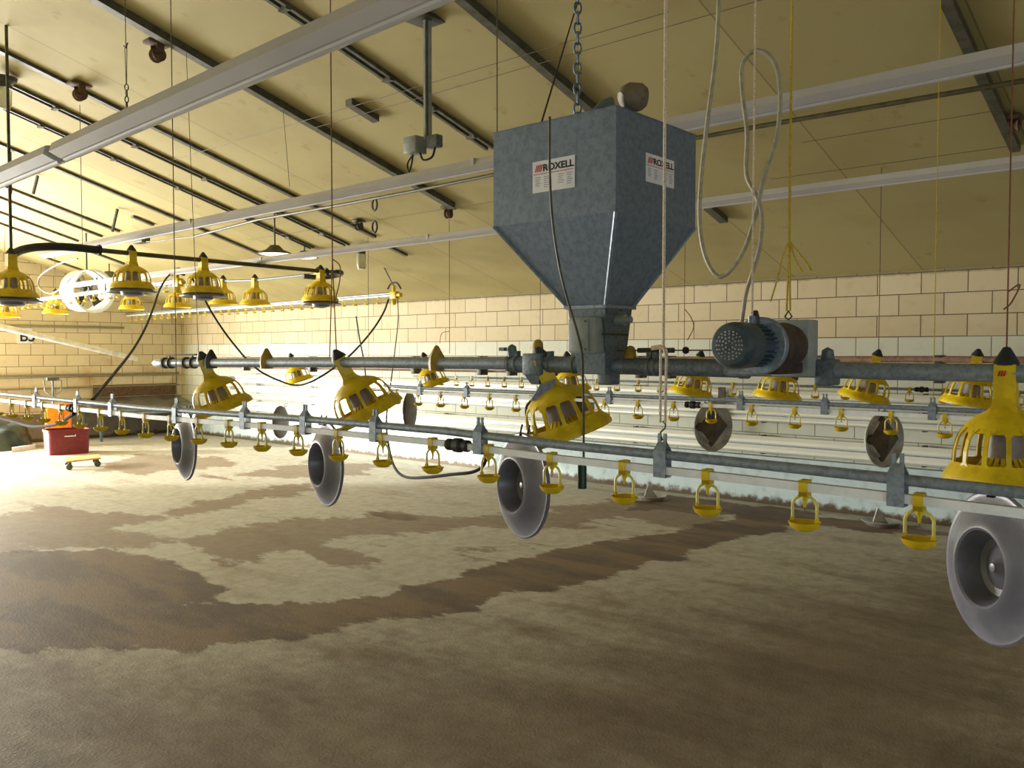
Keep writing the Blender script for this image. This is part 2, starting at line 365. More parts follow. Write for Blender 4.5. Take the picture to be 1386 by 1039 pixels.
RAILPX = [((1283, 0), (1374, 200), dict(wd=.06, hg=.05)), ((600, -25), (806, 148), dict(wd=.07, hg=.06)), ((340, -15), (668, 200), dict(wd=.03, double=.07)),
          ((110, -14), (615, 277), dict(wd=.075, hg=.06)), ((-40, 50), (508, 321), dict(wd=.06)), ((524, 333), (549, 346), dict(wd=.06)),
          ((15, 117), (470, 332), dict(wd=.018, double=.08)), ((3, 144), (420, 336), dict(wd=.018, double=.07)),
          ((-30, 182), (352, 345), dict(wd=.06)), ((-60, 226), (159, 314), dict(wd=.07)), ((-60, 240), (130, 322), dict(wd=.05)),
          ((-60, 262), (100, 328), dict(wd=.05)), ((-60, 278), (90, 338), dict(wd=.05)), ((180, 293), (206, 305), dict(wd=.07)), ((120, 338), (170, 360), dict(wd=.06)), ((62, 345), (150, 383), dict(wd=.06))]
for p0, p1, k in RAILPX: rail_px(p0, p1, **k)

# ------------------------------------------------------------------ feeder pans
F1X, F2X = 2.8, 6.6
def make_feeder(dish=None, dmat='greypl', tilt=0, cone=False, low=False, turn=0):
    """origin on the auger tube; hinge side is -X; the whole pan swings round the tube by `tilt`"""
    n = 16 if low else 28
    r = empty('feeder_pan', (0, 0, 0), None, None)
    r.rotation_euler = (0, tilt, turn)
    MB().lathe([(.0, .078), (.012, .074), (.038, .036), (.042, .024), (.030, .022), (0, .022)], 12).build('top_cap', M['navy'], r)
    nk = MB(); q = lambda a, b_, z: [V(-a, -b_, z), V(a, -b_, z), V(a, b_, z), V(-a, b_, z)]
    nk.frustum(q(.033, .033, .026), q(.034, .034, -.07)); nk.frustum(q(.034, .034, -.07), q(.046, .042, -.112))
    k = nk.build('neck', M['yellow'], r)
    if not low:
        for i in range(3):
            e = MB(); x = -.0352; y0 = .010 - i * .008
            e.add([V(x, y0, .008), V(x, y0 + .0055, .008), V(x, y0 + .0105, -.008), V(x, y0 + .005, -.008)], [(0, 1, 2, 3)]).build('emblem_stripe', M['red'], k, smooth=False)
    g_ = MB()
    g_.lathe([(.036, -.088), (.055, -.108), (.090, -.124), (.118, -.144), (.134, -.168), (.130, -.170), (.114, -.149), (.086, -.130), (.05, -.114), (.032, -.094)], n)
    g_.lathe([(.156, -.268), (.161, -.256), (.169, -.270), (.186, -.288), (.193, -.306), (.193, -.318), (.187, -.320), (.178, -.304), (.160, -.286), (.156, -.280), (.156, -.268)], n)
    nb = 14
    for i in range(nb):
        a = 2 * PI * (i + .5) / nb; c, s_ = math.cos(a), math.sin(a)
        pts = [(.126, -.160), (.143, -.188), (.153, -.222), (.157, -.266)]
        wd = .0075; A, B = [], []
        for (ra, za), (rb, zb) in zip(pts, pts[1:]):
            qa = [V(ra * c - wd * s_, ra * s_ + wd * c, za), V(ra * c + wd * s_, ra * s_ - wd * c, za), V((ra + .007) * c + wd * s_, (ra + .007) * s_ - wd * c, za), V((ra + .007) * c - wd * s_, (ra + .007) * s_ + wd * c, za)]
            qb = [V(rb * c - wd * s_, rb * s_ + wd * c, zb), V(rb * c + wd * s_, rb * s_ - wd * c, zb), V((rb + .007) * c + wd * s_, (rb + .007) * s_ - wd * c, zb), V((rb + .007) * c - wd * s_, (rb + .007) * s_ + wd * c, zb)]
            g_.frustum(qa, qb)
        for (r0, z0_, w0), (r1_, z1_, w1) in (((.122, -.156, .024), (.136, -.176, .0075)), ((.158, -.268, .022), (.1565, -.252, .0075))):
            g_.frustum([V(r0 * c - w0 * s_, r0 * s_ + w0 * c, z0_), V(r0 * c + w0 * s_, r0 * s_ - w0 * c, z0_), V((r0 + .006) * c + w0 * s_, (r0 + .006) * s_ - w0 * c, z0_), V((r0 + .006) * c - w0 * s_, (r0 + .006) * s_ + w0 * c, z0_)],
                       [V(r1_ * c - w1 * s_, r1_ * s_ + w1 * c, z1_), V(r1_ * c + w1 * s_, r1_ * s_ - w1 * c, z1_), V((r1_ + .006) * c + w1 * s_, (r1_ + .006) * s_ - w1 * c, z1_), V((r1_ + .006) * c - w1 * s_, (r1_ + .006) * s_ + w1 * c, z1_)])
    g_.build('grill', M['yellow'], r)
    MB().lathe([(.0, -.12), (.050, -.122), (.056, -.19), (.064, -.255), (.060, -.258), (.0, -.25)], n).build('feed_tube', M['feedtube'], r)
    tt = MB(); m_ = 12 if low else 22
    for i in range(m_):
        a0, a1 = 2 * PI * i / m_, 2 * PI * (i + .62) / m_; am = (a0 + a1) / 2
        tt.frustum([V(.055 * math.cos(a0), .055 * math.sin(a0), -.232), V(.055 * math.cos(a1), .055 * math.sin(a1), -.232), V(.051 * math.cos(a1), .051 * math.sin(a1), -.232), V(.051 * math.cos(a0), .051 * math.sin(a0), -.232)],
                   [V(.098 * math.cos(a0), .098 * math.sin(a0), -.285), V(.098 * math.cos(a1), .098 * math.sin(a1), -.285), V(.092 * math.cos(a1), .092 * math.sin(a1), -.289), V(.092 * math.cos(a0), .092 * math.sin(a0), -.289)])
    tt.lathe([(.090, -.284), (.152, -.285), (.152, -.290), (.09, -.290)], n)
    tt.build('toothed_cone', M['yellow'], r)
    if dish:
        d = MB()
        prof = [(0, -.012), (.012, -.014), (.03, -.034), (.062, -.046), (.082, -.040), (.094, -.012), (.101, .018), (.106, .032), (.113, .037), (.122, .035), (.136, .027), (.165, .009), (.200, -.012), (.212, -.012), (.218, -.018), (.216, -.026), (.208, -.028), (.165, -.002), (.132, .017), (.118, .024), (.110, .020), (.098, -.012), (.09, -.048), (.062, -.058), (.03, -.048), (0, -.026)]
        if dmat == 'brownpl': prof = [(0, .020), (.06, .019), (.15, .012), (.200, .002), (.212, -.006), (.216, -.016), (.208, -.018), (.15, -.004), (0, .004)]
        if cone: prof = [(0, .0), (.09, -.004), (.135, -.012), (.15, -.04), (.175, -.036), (.212, .004), (.217, -.002), (.178, -.044), (.15, -.05), (.09, -.016), (0, -.012)]
        d.lathe(prof, n + 12)
        o = d.build('feed_dish', M[dmat], r)
        if cone:
            c_ = MB(); c_.lathe([(.178, -.034), (.165, -.008), (.03, .035), (0, .04), (0, .01), (.15, -.03)], 4).build('centre_cone', M['brownpl'], o, smooth=False)
        # dish plane faces -X ; +Z of the dish profile -> facing direction
        cpos, face = dish
        ci = (Matrix.Rotation(turn, 4, 'Z') @ Matrix.Rotation(tilt, 4, 'Y')).inverted()
        R_ = ci @ Matrix.Translation(cpos) @ Vector(face).to_track_quat('Z', 'Y').to_matrix().to_4x4()
        o.matrix_local = R_
        h = MB(); z1 = cpos[2] + .20
        h.tube([ci @ V(cpos[0] + .012, -.02, z1), ci @ V(cpos[0] + .03, -.02, z1 + .05)], .004, 6); h.tube([ci @ V(cpos[0] + .012, .02, z1), ci @ V(cpos[0] + .03, .02, z1 + .05)], .004, 6).tube([ci @ V(cpos[0] + .012, -.024, z1), ci @ V(cpos[0] + .012, .024, z1)], .004, 6)
        h.build('hinge', M['black'], r)
    return r
def place(o, p, label=None, cat='feeder', group=None):
    o.location = p; return tag(o, label, cat, group)
def facing(deg): return V(math.sin(math.radians(deg)), math.cos(math.radians(deg)), .02)
def tube_at(pts, X): return [at(x, y, X=X) for x, y in pts]
F1PX = [(212, 491), (400, 490.5), (500, 490.5), (600, 491.5), (700, 492), (800, 494), (900, 496.5), (1000, 498.5), (1100, 500), (1200, 502.5), (1300, 504), (1386, 505.5)]
F1P = tube_at(F1PX, F1X); F1P.append(F1P[-1] + (F1P[-1] - F1P[-2]).normalized() * 3.5)
def on_line(P_, y):
    for a, b_ in zip(P_, P_[1:]):
        if min(a.y, b_.y) <= y <= max(a.y, b_.y): return a.lerp(b_, (y - a.y) / (b_.y - a.y))
    return P_[0].copy() if abs(P_[0].y - y) < abs(P_[-1].y - y) else P_[-1].copy()
def px_on(P_, px, py=495):
    X = P_[0].x; return on_line(P_, at(px, py, X=X).y)
fr = [
 (277, -20, (247, 603), 'grey', -78, 'yellow feed pan nearest the capped end of the front feed tube, grey dish hanging below'),
 (462, -28, (437, 628), 'grey', -75, 'strongly tilted yellow feed pan under a dark cone cap, grey dish hanging below'),
 (735, -20, (701, 657), 'grey', -70, 'yellow feed pan with grey switch cover and black cable, beside the hopper outlet'),
 (1362, 0, (1334, 770), 'grey', -54, 'large near yellow feed pan with red stripe emblem at right edge of the photo')]
for px, tl, (dx, dyy), kind, face, lab in fr:
    p = px_on(F1P, px); dc = at(dx, dyy, X=F1X - .14) - p
    f = make_feeder(dish=(dc, facing(face)), tilt=math.radians(tl), turn=-math.atan2(p.x, p.y) if px < 1300 else .06); place(f, p, lab, 'feeder', 'feed pans on the front feed tube')
    if px == 735: F3 = f
    if px == 1362: f.scale = (.84, .84, 1)
# switch cover on the third pan
cvr = MB(); cvr.frustum([V(-.04, -.045, -.075), V(.03, -.045, -.075), V(.03, .06, -.075), V(-.04, .06, -.075)], [V(-.10, -.06, -.125), V(-.02, -.06, -.135), V(-.02, .10, -.135), V(-.10, .10, -.125)])
cvr.build('switch_cover', M['galv'], F3)
MB().tube(bez([V(-.09, .04, -.125), V(-.13, .06, -.15), V(-.15, .07, -.22), V(-.155, .065, -.29), V(-.16, .06, -.36), V(-.15, .04, -.42), V(-.17, .0, -.45)], 6), .006, 8).build('cable', M['black'], F3)

# ------------------------------------------------------------------ front feed tube
ft = empty('feed_tube_line', F1P[3], 'long round grey steel feed tube running under the hopper and motor', 'feed tube')
def part(mb, name, mat, parent, smooth=True):
    L = parent.location.copy(); R_ = parent.matrix_basis.inverted()
    mb.b.transform(R_); return mb.build(name, M[mat], parent, smooth)
part(MB().tube(F1P, .027, 18), 'auger_tube', 'galv', ft)
e0, e1 = F1P[0], at(262, 490.5, X=F1X)
part(MB().tube([e0 + V(0, .03, 0), e0 + V(0, .01, 0), e0 - V(0, .05, 0), e0 - V(0, .12, 0)], .03, 18, rr=[.012, .026, .034, .034]), 'end_cap', 'sheet', ft)
for px in (224, 232, 252, 262): 
    c = px_on(F1P, px); part(MB().tube([c - V(0, .012, 0), c + V(0, .012, 0)], .038, 18), 'clamp', 'dark_metal', ft)
c = px_on(F1P, 240); part(MB().tube([c + V(0, .14, .05), c + V(0, -.25, .055)], .006, 8).tube([c + V(0, .1, .03), c + V(0, .1, .055)], .006).tube([c + V(0, -.2, .03), c + V(0, -.2, .055)], .006), 'tension_rod', 'dark_metal', ft)
for px, mt in ((361, 'cap_yellow'), (591, 'cap_yellow'), (286, 'navy')):
    c = px_on(F1P, px)
    part(MB().lathe([(0, .085), (.01, .08), (.036, .032), (.040, .0), (.036, -.034), (.0, -.036)], 8, Matrix.Translation(c)), 'saddle_cap', mt, ft)
for px in (691, 700, 745, 778, 880, 888, 1005, 1010):
    c = px_on(F1P, px); part(MB().tube([c - V(0, .008, 0), c + V(0, .008, 0)], .036, 18).box((c.x - .012, c.y - .01, c.z + .03), (c.x + .012, c.y + .01, c.z + .055)), 'clamp', 'galv_dark', ft)
# thicker sleeve left and right of the hopper boot
for a, b_ in ((690, 790), (848, 1000)):
    A, B = px_on(F1P, a), px_on(F1P, b_); part(MB().tube([A, B], .033, 18), 'sleeve', 'galv_dark', ft)
c = px_on(F1P, 728)
part(MB().box((c.x - .045, c.y - .05, c.z - .045), (c.x + .045, c.y + .05, c.z + .045), bev=.006).frustum([V(c.x - .04, c.y - .045, c.z - .04), V(c.x + .04, c.y - .045, c.z - .04), V(c.x + .04, c.y + .045, c.z - .04), V(c.x - .04, c.y + .045, c.z - .04)], [V(c.x - .02, c.y - .02, c.z - .085), V(c.x + .02, c.y - .02, c.z - .085), V(c.x + .02, c.y + .02, c.z - .085), V(c.x - .02, c.y + .02, c.z - .085)]), 'gate_housing', 'galv_dark', ft)
part(MB().lathe([(0, .105), (.014, .1), (.022, .085), (.024, .045), (0, .044)], 14, Matrix.Translation(c)), 'knob', 'cap_yellow', ft)
c = px_on(F1P, 693); part(MB().lathe([(0, .085), (.018, .075), (.022, .05), (.02, .03), (0, .03)], 14, Matrix.Translation(c)).box((c.x - .03, c.y + .02, c.z + .055), (c.x - .01, c.y + .05, c.z + .07)), 'hanger_pulley', 'galv_dark', ft)
c = px_on(F1P, 853); part(MB().lathe([(0, .08), (.014, .075), (.022, .06), (.024, .03), (0, .03)], 14, Matrix.Translation(c)), 'knob', 'cap_yellow', ft)
c = px_on(F1P, 1120); part(MB().box((c.x - .04, c.y - .03, c.z - .05), (c.x + .04, c.y + .03, c.z + .035), bev=.008).lathe([(0, .075), (.018, .065), (.024, .03), (0, .03)], 12, Matrix.Translation(c)), 'tube_clamp', 'galv_dark', ft)
for px in (824,):
    c = px_on(F1P, px); part(MB().box((c.x - .04, c.y - .035, c.z - .075), (c.x + .03, c.y + .03, c.z - .02), bev=.008), 'outlet_block', 'galv_dark', ft)
a, b_ = px_on(F1P, 1000), px_on(F1P, 1096)
part(MB().tube([a + V(-.07, 0, -.012), b_ + V(-.07, 0, -.008)], .014, 12).tube([a + V(-.07, .01, -.012), a + V(0, .02, 0)], .012).tube([b_ + V(-.07, 0, -.008), b_ + V(0, 0, 0)], .012), 'mount_bar', 'galv', ft)

a, b_ = at(864, 474, X=F1X), at(912, 474.5, X=F1X); b_.z = a.z
tr_ = empty('tension_spring', (a + b_) / 2, 'dark horizontal tension rod with ball end just right of the hopper outlet', 'rod')
part(MB().tube([a, b_], .010, 10), 'sleeve', 'dark_metal', tr_); part(MB().tube([a + V(0, .10, 0), b_ - V(0, .30, 0)], .003, 6), 'rod', 'wire', tr_)
c = b_ - V(0, .05, 0); part(MB().lathe([(0, -.014), (.010, -.010), (.014, 0), (.010, .010), (0, .014)], 12, Matrix.Translation(c)), 'ball_end', 'black', tr_)
# ------------------------------------------------------------------ hopper
HX0, HX1, HY0, HY1 = 2.52, 3.075, 1.735, 2.315
ZT, ZM, ZB, ZP = 2.462, 2.095, 1.775, 1.575
hp = empty('feed_hopper', ((HX0 + HX1) / 2, (HY0 + HY1) / 2, ZP), 'grey galvanised square feed hopper tapering to its outlet above the front feed tube', 'hopper')
def rect(x0, x1, y0, y1, z): return [V(x0, y0, z), V(x1, y0, z), V(x1, y1, z), V(x0, y1, z)]
bx = MB(); o_ = rect(HX0, HX1, HY0, HY1, ZM); t_ = rect(HX0, HX1, HY0, HY1, ZT); i_ = rect(HX0 + .012, HX1 - .012, HY0 + .012, HY1 - .012, ZT); ib = rect(HX0 + .012, HX1 - .012, HY0 + .012, HY1 - .012, ZM)
bx.frustum(o_, t_, caps=False).frustum(t_, i_, caps=False).frustum(i_, ib, caps=False)
part(bx, 'bin', 'hopper', hp, False)
lx0, lx1, ly0, ly1 = 2.70, 2.884, 1.905, 2.083
fn = MB().frustum(rect(lx0, lx1, ly0, ly1, ZB), rect(HX0, HX1, HY0, HY1, ZM), caps=False)
part(fn, 'funnel', 'hopper', hp, False)
for (x, y, u, v_) in ((HX0, HY0, lx0, ly0), (HX0, HY1, lx0, ly1), (HX1, HY0, lx1, ly0), (HX1, HY1, lx1, ly1)):
    part(MB().tube([V(x, y, ZM), V(u, y + (v_ - y) * 1, ZB)], .007, 6), 'corner_flange', 'galv', hp)
lid = MB().frustum(rect(HX0 - .004, HX1 + .004, HY0 - .004, HY1 + .004, ZT), rect(HX0 + .05, HX1 - .05, HY0 + .05, HY1 - .05, ZT + .01))
part(lid, 'lid', 'hopper', hp, False)
part(MB().frustum(rect(2.735, 2.865, 1.93, 2.06, ZP - .06), rect(lx0, lx1, ly0, ly1, ZB)), 'outlet_boot', 'galv_dark', hp, False)
for z in (ZB - .005,): part(MB().box((lx0 - .012, ly0 - .012, z), (lx1 + .012, ly1 + .012, z + .012)), 'joint_frame', 'galv', hp, False)
# junction box and sensor
jb = empty('junction_box', (0, 0, 0), 'pale grey square electrical box fixed to the left side of the hopper outlet', 'electrical box')
c1 = at(770, 430, X=2.665); c2 = at(806, 478, X=2.665); jb.location = ((2.665), c2.y, c2.z)
part(MB().box((2.665, c2.y, c2.z), (2.735, c1.y, c1.z), bev=.006), 'case', 'boxgrey', jb)
part(MB().box((2.655, c2.y + .03, c2.z + .006), (2.668, c1.y - .004, c1.z - .006), bev=.004), 'cover', 'boxgrey', jb)
for z in (c1.z - .015, c2.z + .015): part(MB().tube([V(2.652, c2.y + .04, z), V(2.66, c2.y + .04, z)], .004, 8), 'screw', 'dark_metal', jb)
s_ = at(838, 433, Y=1.90); part(MB().tube([s_ + V(0, .03, 0), s_ + V(0, -.03, .0)], .022, 14).tube([s_ + V(0, -.03, 0), s_ + V(0, -.055, 0)], .014, 12), 'level_sensor', 'boxgrey', hp)
part(MB().tube([at(815, 452, X=2.69), at(850, 453, Y=1.88)], .004, 6), 'retaining_bolt', 'dark_metal', hp)
# labels : text and stripes laid on the sheet metal
def text_mesh(s, size, mat, Mx, parent, name, bold=.012, sx=1):
    cu = bpy.data.curves.new(name, 'FONT'); cu.body = s; cu.size = size; cu.extrude = .0004; cu.offset = bold * size; cu.space_character = .98
    cu.align_x = 'LEFT'
    t = bpy.data.objects.new(name, cu); COL.objects.link(t)
    dg = bpy.context.evaluated_depsgraph_get(); me = bpy.data.meshes.new_from_object(t.evaluated_get(dg)); bpy.data.objects.remove(t); bpy.data.curves.remove(cu)
    me.transform(Mx @ Matrix.Scale(sx, 4, (1, 0, 0))); me.materials.clear(); me.materials.append(mat)
    o = bpy.data.objects.new(name, me); COL.objects.link(o); o.parent = parent; return o
def sticker(parent, origin, ux, W_, H_, text=True):
    """origin = lower left corner seen from outside; ux = unit vector to reading direction; up = Z"""
    L = parent.location; nrm = Vector(ux).cross(V(0, 0, 1)).normalized()
    B = Matrix((( *ux, 0), (0, 0, 1, 0), (*nrm, 0), (0, 0, 0, 1))).transposed()
    B = Matrix.Translation(Vector(origin) - L) @ B
    def rect3(x0, y0, x1, y1, d=0, sk=0): return [B @ V(x0, y0, d), B @ V(x1, y0, d), B @ V(x1 + sk, y1, d), B @ V(x0 + sk, y1, d)]
    p = MB(); q0, q1 = rect3(0, 0, W_, H_, 0), rect3(0, 0, W_, H_, .0012); p.frustum(q0, q1)
    o = p.build('label', M['paper'], parent, smooth=False)
    for i in range(4):
        x = W_ * (.055 + i * .042); MB().frustum(rect3(x, H_ * .66, x + W_ * .024, H_ * .88, .0012, W_ * .05), rect3(x, H_ * .66, x + W_ * .024, H_ * .88, .002, W_ * .05)).build('emblem_stripe', M['red'], o, smooth=False)
    MB().frustum(rect3(W_ * .03, H_ * .575, W_ * .97, H_ * .595, .0012), rect3(W_ * .03, H_ * .575, W_ * .97, H_ * .595, .002)).build('red_line', M['red'], o, smooth=False)
    text_mesh('ROXELL', H_ * .30, M['ink'], B @ Matrix.Translation(V(W_ * .25, H_ * .665, .0016)), o, 'lettering', .03, W_ * .72 / (H_ * 1.06))
    tb = MB()
    for cx_ in (.07, .28, .62, .82):
        for k in range(6): 
            if cx_ in (.07, .62) and k > 4: continue
            y = H_ * (.47 - k * .065); tb.frustum(rect3(W_ * cx_, y, W_ * (cx_ + .13 - .02 * (k % 3)), y + H_ * .022, .0012), rect3(W_ * cx_, y, W_ * (cx_ + .13 - .02 * (k % 3)), y + H_ * .022, .0018))
    tb.build('small_print', M['inkgrey'], o, smooth=False)
    return o
a, b_ = at(721, 262, X=HX0 - .001), at(778, 254, X=HX0 - .001); tp = at(721, 220, X=HX0 - .001)
sticker(hp, (HX0 - .0005, a.y, a.z), V(0, -1, 0), a.y - b_.y, tp.z - a.z)
a, b_ = at(874, 245, Y=HY0 - .001), at(912, 252, Y=HY0 - .001); tp = at(874, 206, Y=HY0 - .001)
sticker(hp, (a.x, HY0 - .0005, a.z), V(1, 0, 0), b_.x - a.x, tp.z - a.z)
# fill inlet wrapped in dusty hose on top
c = at(845, 140, X=2.85); il = MB(); il.tube(bez([V(2.80, 2.02, ZT), V(2.80, 2.02, ZT + .05), V(2.84, 2.0, ZT + .10), V(2.86, 1.98, ZT + .11)], 4), .04, 14)
part(il, 'inlet_pipe', 'galv_dark', hp)
c = at(858, 131, X=2.93); part(MB().tube([c + V(-.045, .03, -.015), c + V(-.03, .02, -.008), c + V(-.01, .01, 0), c + V(.02, -.01, .0), c + V(.04, -.02, -.004), c + V(.05, -.03, -.006)], .06, 18, rr=[.030, .048, .056, .056, .046, .028]), 'hose_wrap', 'foamdirt', hp)

# ------------------------------------------------------------------ gear motor (axis across the feed tube)
MY = 1.165; mz = 1.622
def mpx(px): return at(px, 468, Y=MY).x
x0 = 2.262
mo = empty('gear_motor', (2.5, MY, 1.53), 'blue-grey electric motor with brown gearbox mounted above the front feed tube', 'motor')
AX = Matrix.Translation(V(0, MY, mz)) @ Matrix.Rotation(PI / 2, 4, 'Y')   # local Z -> +X
part(MB().lathe([(0, x0 + .004), (.040, x0 + .002), (.056, x0 + .004), (.066, x0 + .02), (.068, x0 + .035), (.068, x0 + .10), (.064, x0 + .102), (0, x0 + .102)], 36, AX), 'fan_cover', 'motor', mo)
hm = MB()
for rr_, k in ((.012, 6), (.022, 12), (.032, 16), (.040, 20)):
    for i in range(k):
        a = 2 * PI * i / k; hm.lathe([(0, x0 - .0002), (.0026, x0 + .001), (.0026, x0 + .006), (0, x0 + .006)], 6, AX @ Matrix.Translation(V(rr_ * math.cos(a), rr_ * math.sin(a), 0)))
part(hm, 'vent_holes', 'dishmetal', mo)
bd = MB().lathe([(0, x0 + .10), (.054, x0 + .10), (.054, x0 + .20), (0, x0 + .20)], 32, AX)
for i in range(26):
    a = 2 * PI * i / 26; b2 = bmesh.new(); bmesh.ops.create_cube(b2, size=1)
    for v in b2.verts: v.co = V(.059 + v.co.x * .012, v.co.y * .0035, x0 + .15 + v.co.z * .1)
    b2.transform(AX @ Matrix.Rotation(a, 4, 'Z')); bd.merge(b2)
part(bd, 'finned_body', 'motor', mo)
fl = MB().lathe([(0, x0 + .188), (.084, x0 + .188), (.087, x0 + .192), (.087, x0 + .210), (.080, x0 + .216), (0, x0 + .216)], 36, AX)
part(fl, 'flange', 'galv', mo)
for i in range(4):
    a = PI / 4 + i * PI / 2; part(MB().lathe([(0, x0 + .19), (.008, x0 + .19), (.008, x0 + .2), (0, x0 + .2)], 6, AX @ Matrix.Translation(V(.068 * math.cos(a), .068 * math.sin(a), 0))), 'bolt', 'dark_metal', mo)
part(MB().lathe([(0, x0 + .216), (.074, x0 + .216), (.076, x0 + .24), (.070, x0 + .30), (.074, x0 + .36), (.068, x0 + .40), (.05, x0 + .44), (0, x0 + .44)], 30, AX), 'gearbox', 'gear', mo)
gb = at(1062, 470, Y=MY - .02)
part(MB().box((x0 + .24, MY - .045, mz - .088), (x0 + .42, MY + .045, mz - .05), bev=.008), 'mount_foot', 'gear', mo)
part(MB().box((x0 + .44, MY - .052, mz - .10), (x0 + .52, MY + .075, mz + .085), bev=.006), 'drive_housing', 'boxgrey', mo)
h_ = at(1018, 432, Y=MY); part(MB().tube([V(h_.x, MY, mz + .06), V(h_.x, MY, mz + .088)], .012, 10), 'lifting_eye', 'galv_dark', mo)
part(MB().tube([V(x0 + .17, MY, mz + .06), V(x0 + .17, MY - .0, mz + .085), V(x0 + .16, MY, mz + .10)], .011, 10), 'cable_gland', 'dark_metal', mo)
HOOK = V(x0 + .47, at(1067, 430, X=x0 + .47).y, mz + .085)

# ------------------------------------------------------------------ drinker lines
def drinker_line(X, pipe_px, gap, y_anchor, ya, yb, brackets, couplings, label, low=False, pr=.0125, extend=(0, 0), cupcol='yellow', omit_bracket=False):
    P_ = tube_at(pipe_px, X)
    if extend[0]: P_.insert(0, P_[0] + (P_[0] - P_[1]).normalized() * extend[0])
    if extend[1]: P_.append(P_[-1] + (P_[-1] - P_[-2]).normalized() * extend[1])
    r = empty('drinker_line', P_[len(P_) // 2] - V(0, 0, gap), label, 'drinker line')
    part(MB().tube(P_, pr, 14), 'support_pipe', 'galv', r)
    W_ = [p - V(0, 0, gap) for p in P_]; hw = .010; wp = MB()
    for a, b_ in zip(W_, W_[1:]):
        wp.frustum([a + V(s * hw, 0, t * hw) for s, t in ((-1, -1), (1, -1), (1, 1), (-1, 1))], [b_ + V(s * hw, 0, t * hw) for s, t in ((-1, -1), (1, -1), (1, 1), (-1, 1))])
    part(wp, 'water_pipe', 'white', r, False)
    n = 10 if low else 18
    for i in range(-200, 200):
        y = y_anchor + .25 * i
        if not (ya <= y <= yb): continue
        c = on_line(W_, y) - r.location
        if i % 1 == 0:
            if 'proto' not in drinker_line.__dict__: drinker_line.proto = {}
            key = low
            if key not in drinker_line.proto:
                q = MB().lathe([(0, -.104), (.018, -.103), (.031, -.094), (.037, -.082), (.0345, -.081), (.028, -.090), (.016, -.097), (0, -.098)], n)
                for s in (-1, 1): q.box((-.004, s * .029 - .004, -.096), (.004, s * .029 + .004, -.072))
                cup = q.build('drinker_cup', M[cupcol], r); cup.location = c
                sd = MB().box((-.0135, -.010, -.022), (-.0105, .010, .016)).box((.0105, -.010, -.022), (.0135, .010, .016)).box((-.0135, -.010, .0105), (.0135, .010, .0155)).box((-.0135, -.010, -.022), (.0135, .010, -.0115)).lathe([(0, -.05), (.003, -.048), (.004, -.035), (.008, -.03), (.009, -.02), (0, -.02)], 10)
                sd.build('saddle', M['yellow'], cup)
                arc = [V(0, -.029, -.09), V(0, -.029, -.045)] + [V(0, -.029 * math.cos(t), -.045 + .024 * math.sin(t)) for t in np.linspace(.25, PI - .25, 7)] + [V(0, .029, -.045), V(0, .029, -.09)]
                MB().tube(arc, .0038, 8).build('bow', M['yellow_clear'], cup)
                MB().tube([V(0, 0, -.048), V(0, 0, -.056)], .0022, 6).build('nipple_pin', M['sheet'], cup)
                drinker_line.proto[key] = cup
            else:
                cup = copy_tree(drinker_line.proto[key], r); cup.location = c
    for px in brackets:
        c = px_on(P_, px, pipe_px[0][1])
        mb = MB(); t = .0028
        for s in (-1, 1):
            x = c.x + s * (pr + .002); x2 = c.x + s * .002
            mb.box((x - t / 2, c.y - .018, c.z - gap - .016), (x + t / 2, c.y + .018, c.z + .012))
            mb.frustum([V(x - t / 2, c.y - .018, c.z + .012), V(x + t / 2, c.y - .018, c.z + .012), V(x + t / 2, c.y + .018, c.z + .012), V(x - t / 2, c.y + .018, c.z + .012)],
                       [V(x2 - t / 2, c.y - .012, c.z + .034), V(x2 + t / 2, c.y - .012, c.z + .034), V(x2 + t / 2, c.y + .012, c.z + .034), V(x2 - t / 2, c.y + .012, c.z + .034)])
            for u, v_ in ((-.012, -.004), (.004, .012)): mb.box((x2 - t / 2, c.y + u, c.z + .034), (x2 + t / 2, c.y + v_, c.z + .056))
        mb.box((c.x - pr - .003, c.y - .018, c.z - gap - .018), (c.x + pr + .003, c.y + .018, c.z - gap - .0135))
        part(mb, 'hanger_bracket', 'galv', r, False)
    for px in couplings:
        c = px_on(W_, px, pipe_px[0][1])
        part(MB().tube([c + V(0, a, 0) for a in (-.05, -.045, -.03, -.02, -.012, .012, .02, .03, .045, .05)], .02, 14, rr=[.015, .019, .019, .015, .023, .023, .015, .019, .019, .015]), 'pipe_coupling', 'black', r)
    return r, P_, W_
N1PX = [(0, 532.7), (200, 552.5), (400, 566), (600, 583), (760, 602), (980, 623.5), (1186, 645), (1386, 667)]
y_a = .4428 * 1.25
n1, N1P, N1W = drinker_line(1.94, N1PX, .040, y_a, .3, 6.3, (1217, 897, 650, 508, 413, 331, 239, 152, 105, 49), (620, 97), 'nearest drinker line, thick grey pipe over square white water pipe with yellow cups', extend=(1.4, 3.5))
X2 = 4.5; ya2 = at(911.6, 560, X=X2).y
n2, N2P, N2W = drinker_line(X2, [(520, 522), (560, 524.5), (780, 533.5), (980, 541), (1180, 549.5), (1386, 559)], .036, ya2, at(1386, 500, X=X2).y - .3, at(532, 500, X=X2).y, (569, 632, 825, 1003, 1117, 1263), (938,), 'second drinker line, seen behind the grey dishes and in front of the far feed pans', low=True, extend=(0, 4))
X3 = 7.1; ya3 = at(894, 520, X=X3).y
n3, N3P, N3W = drinker_line(X3, [(560, 509), (840, 515.5), (1180, 525), (1386, 531)], .0, ya3, at(1386, 500, X=X3).y - .3, at(570, 500, X=X3).y, (), (1248,), 'thin farthest low drinker line close to the finned pipes on the wall', low=True, pr=.011, extend=(0, 4))
for c in kids(n3):
    if c.name.startswith('water_pipe'): bpy.data.objects.remove(c)

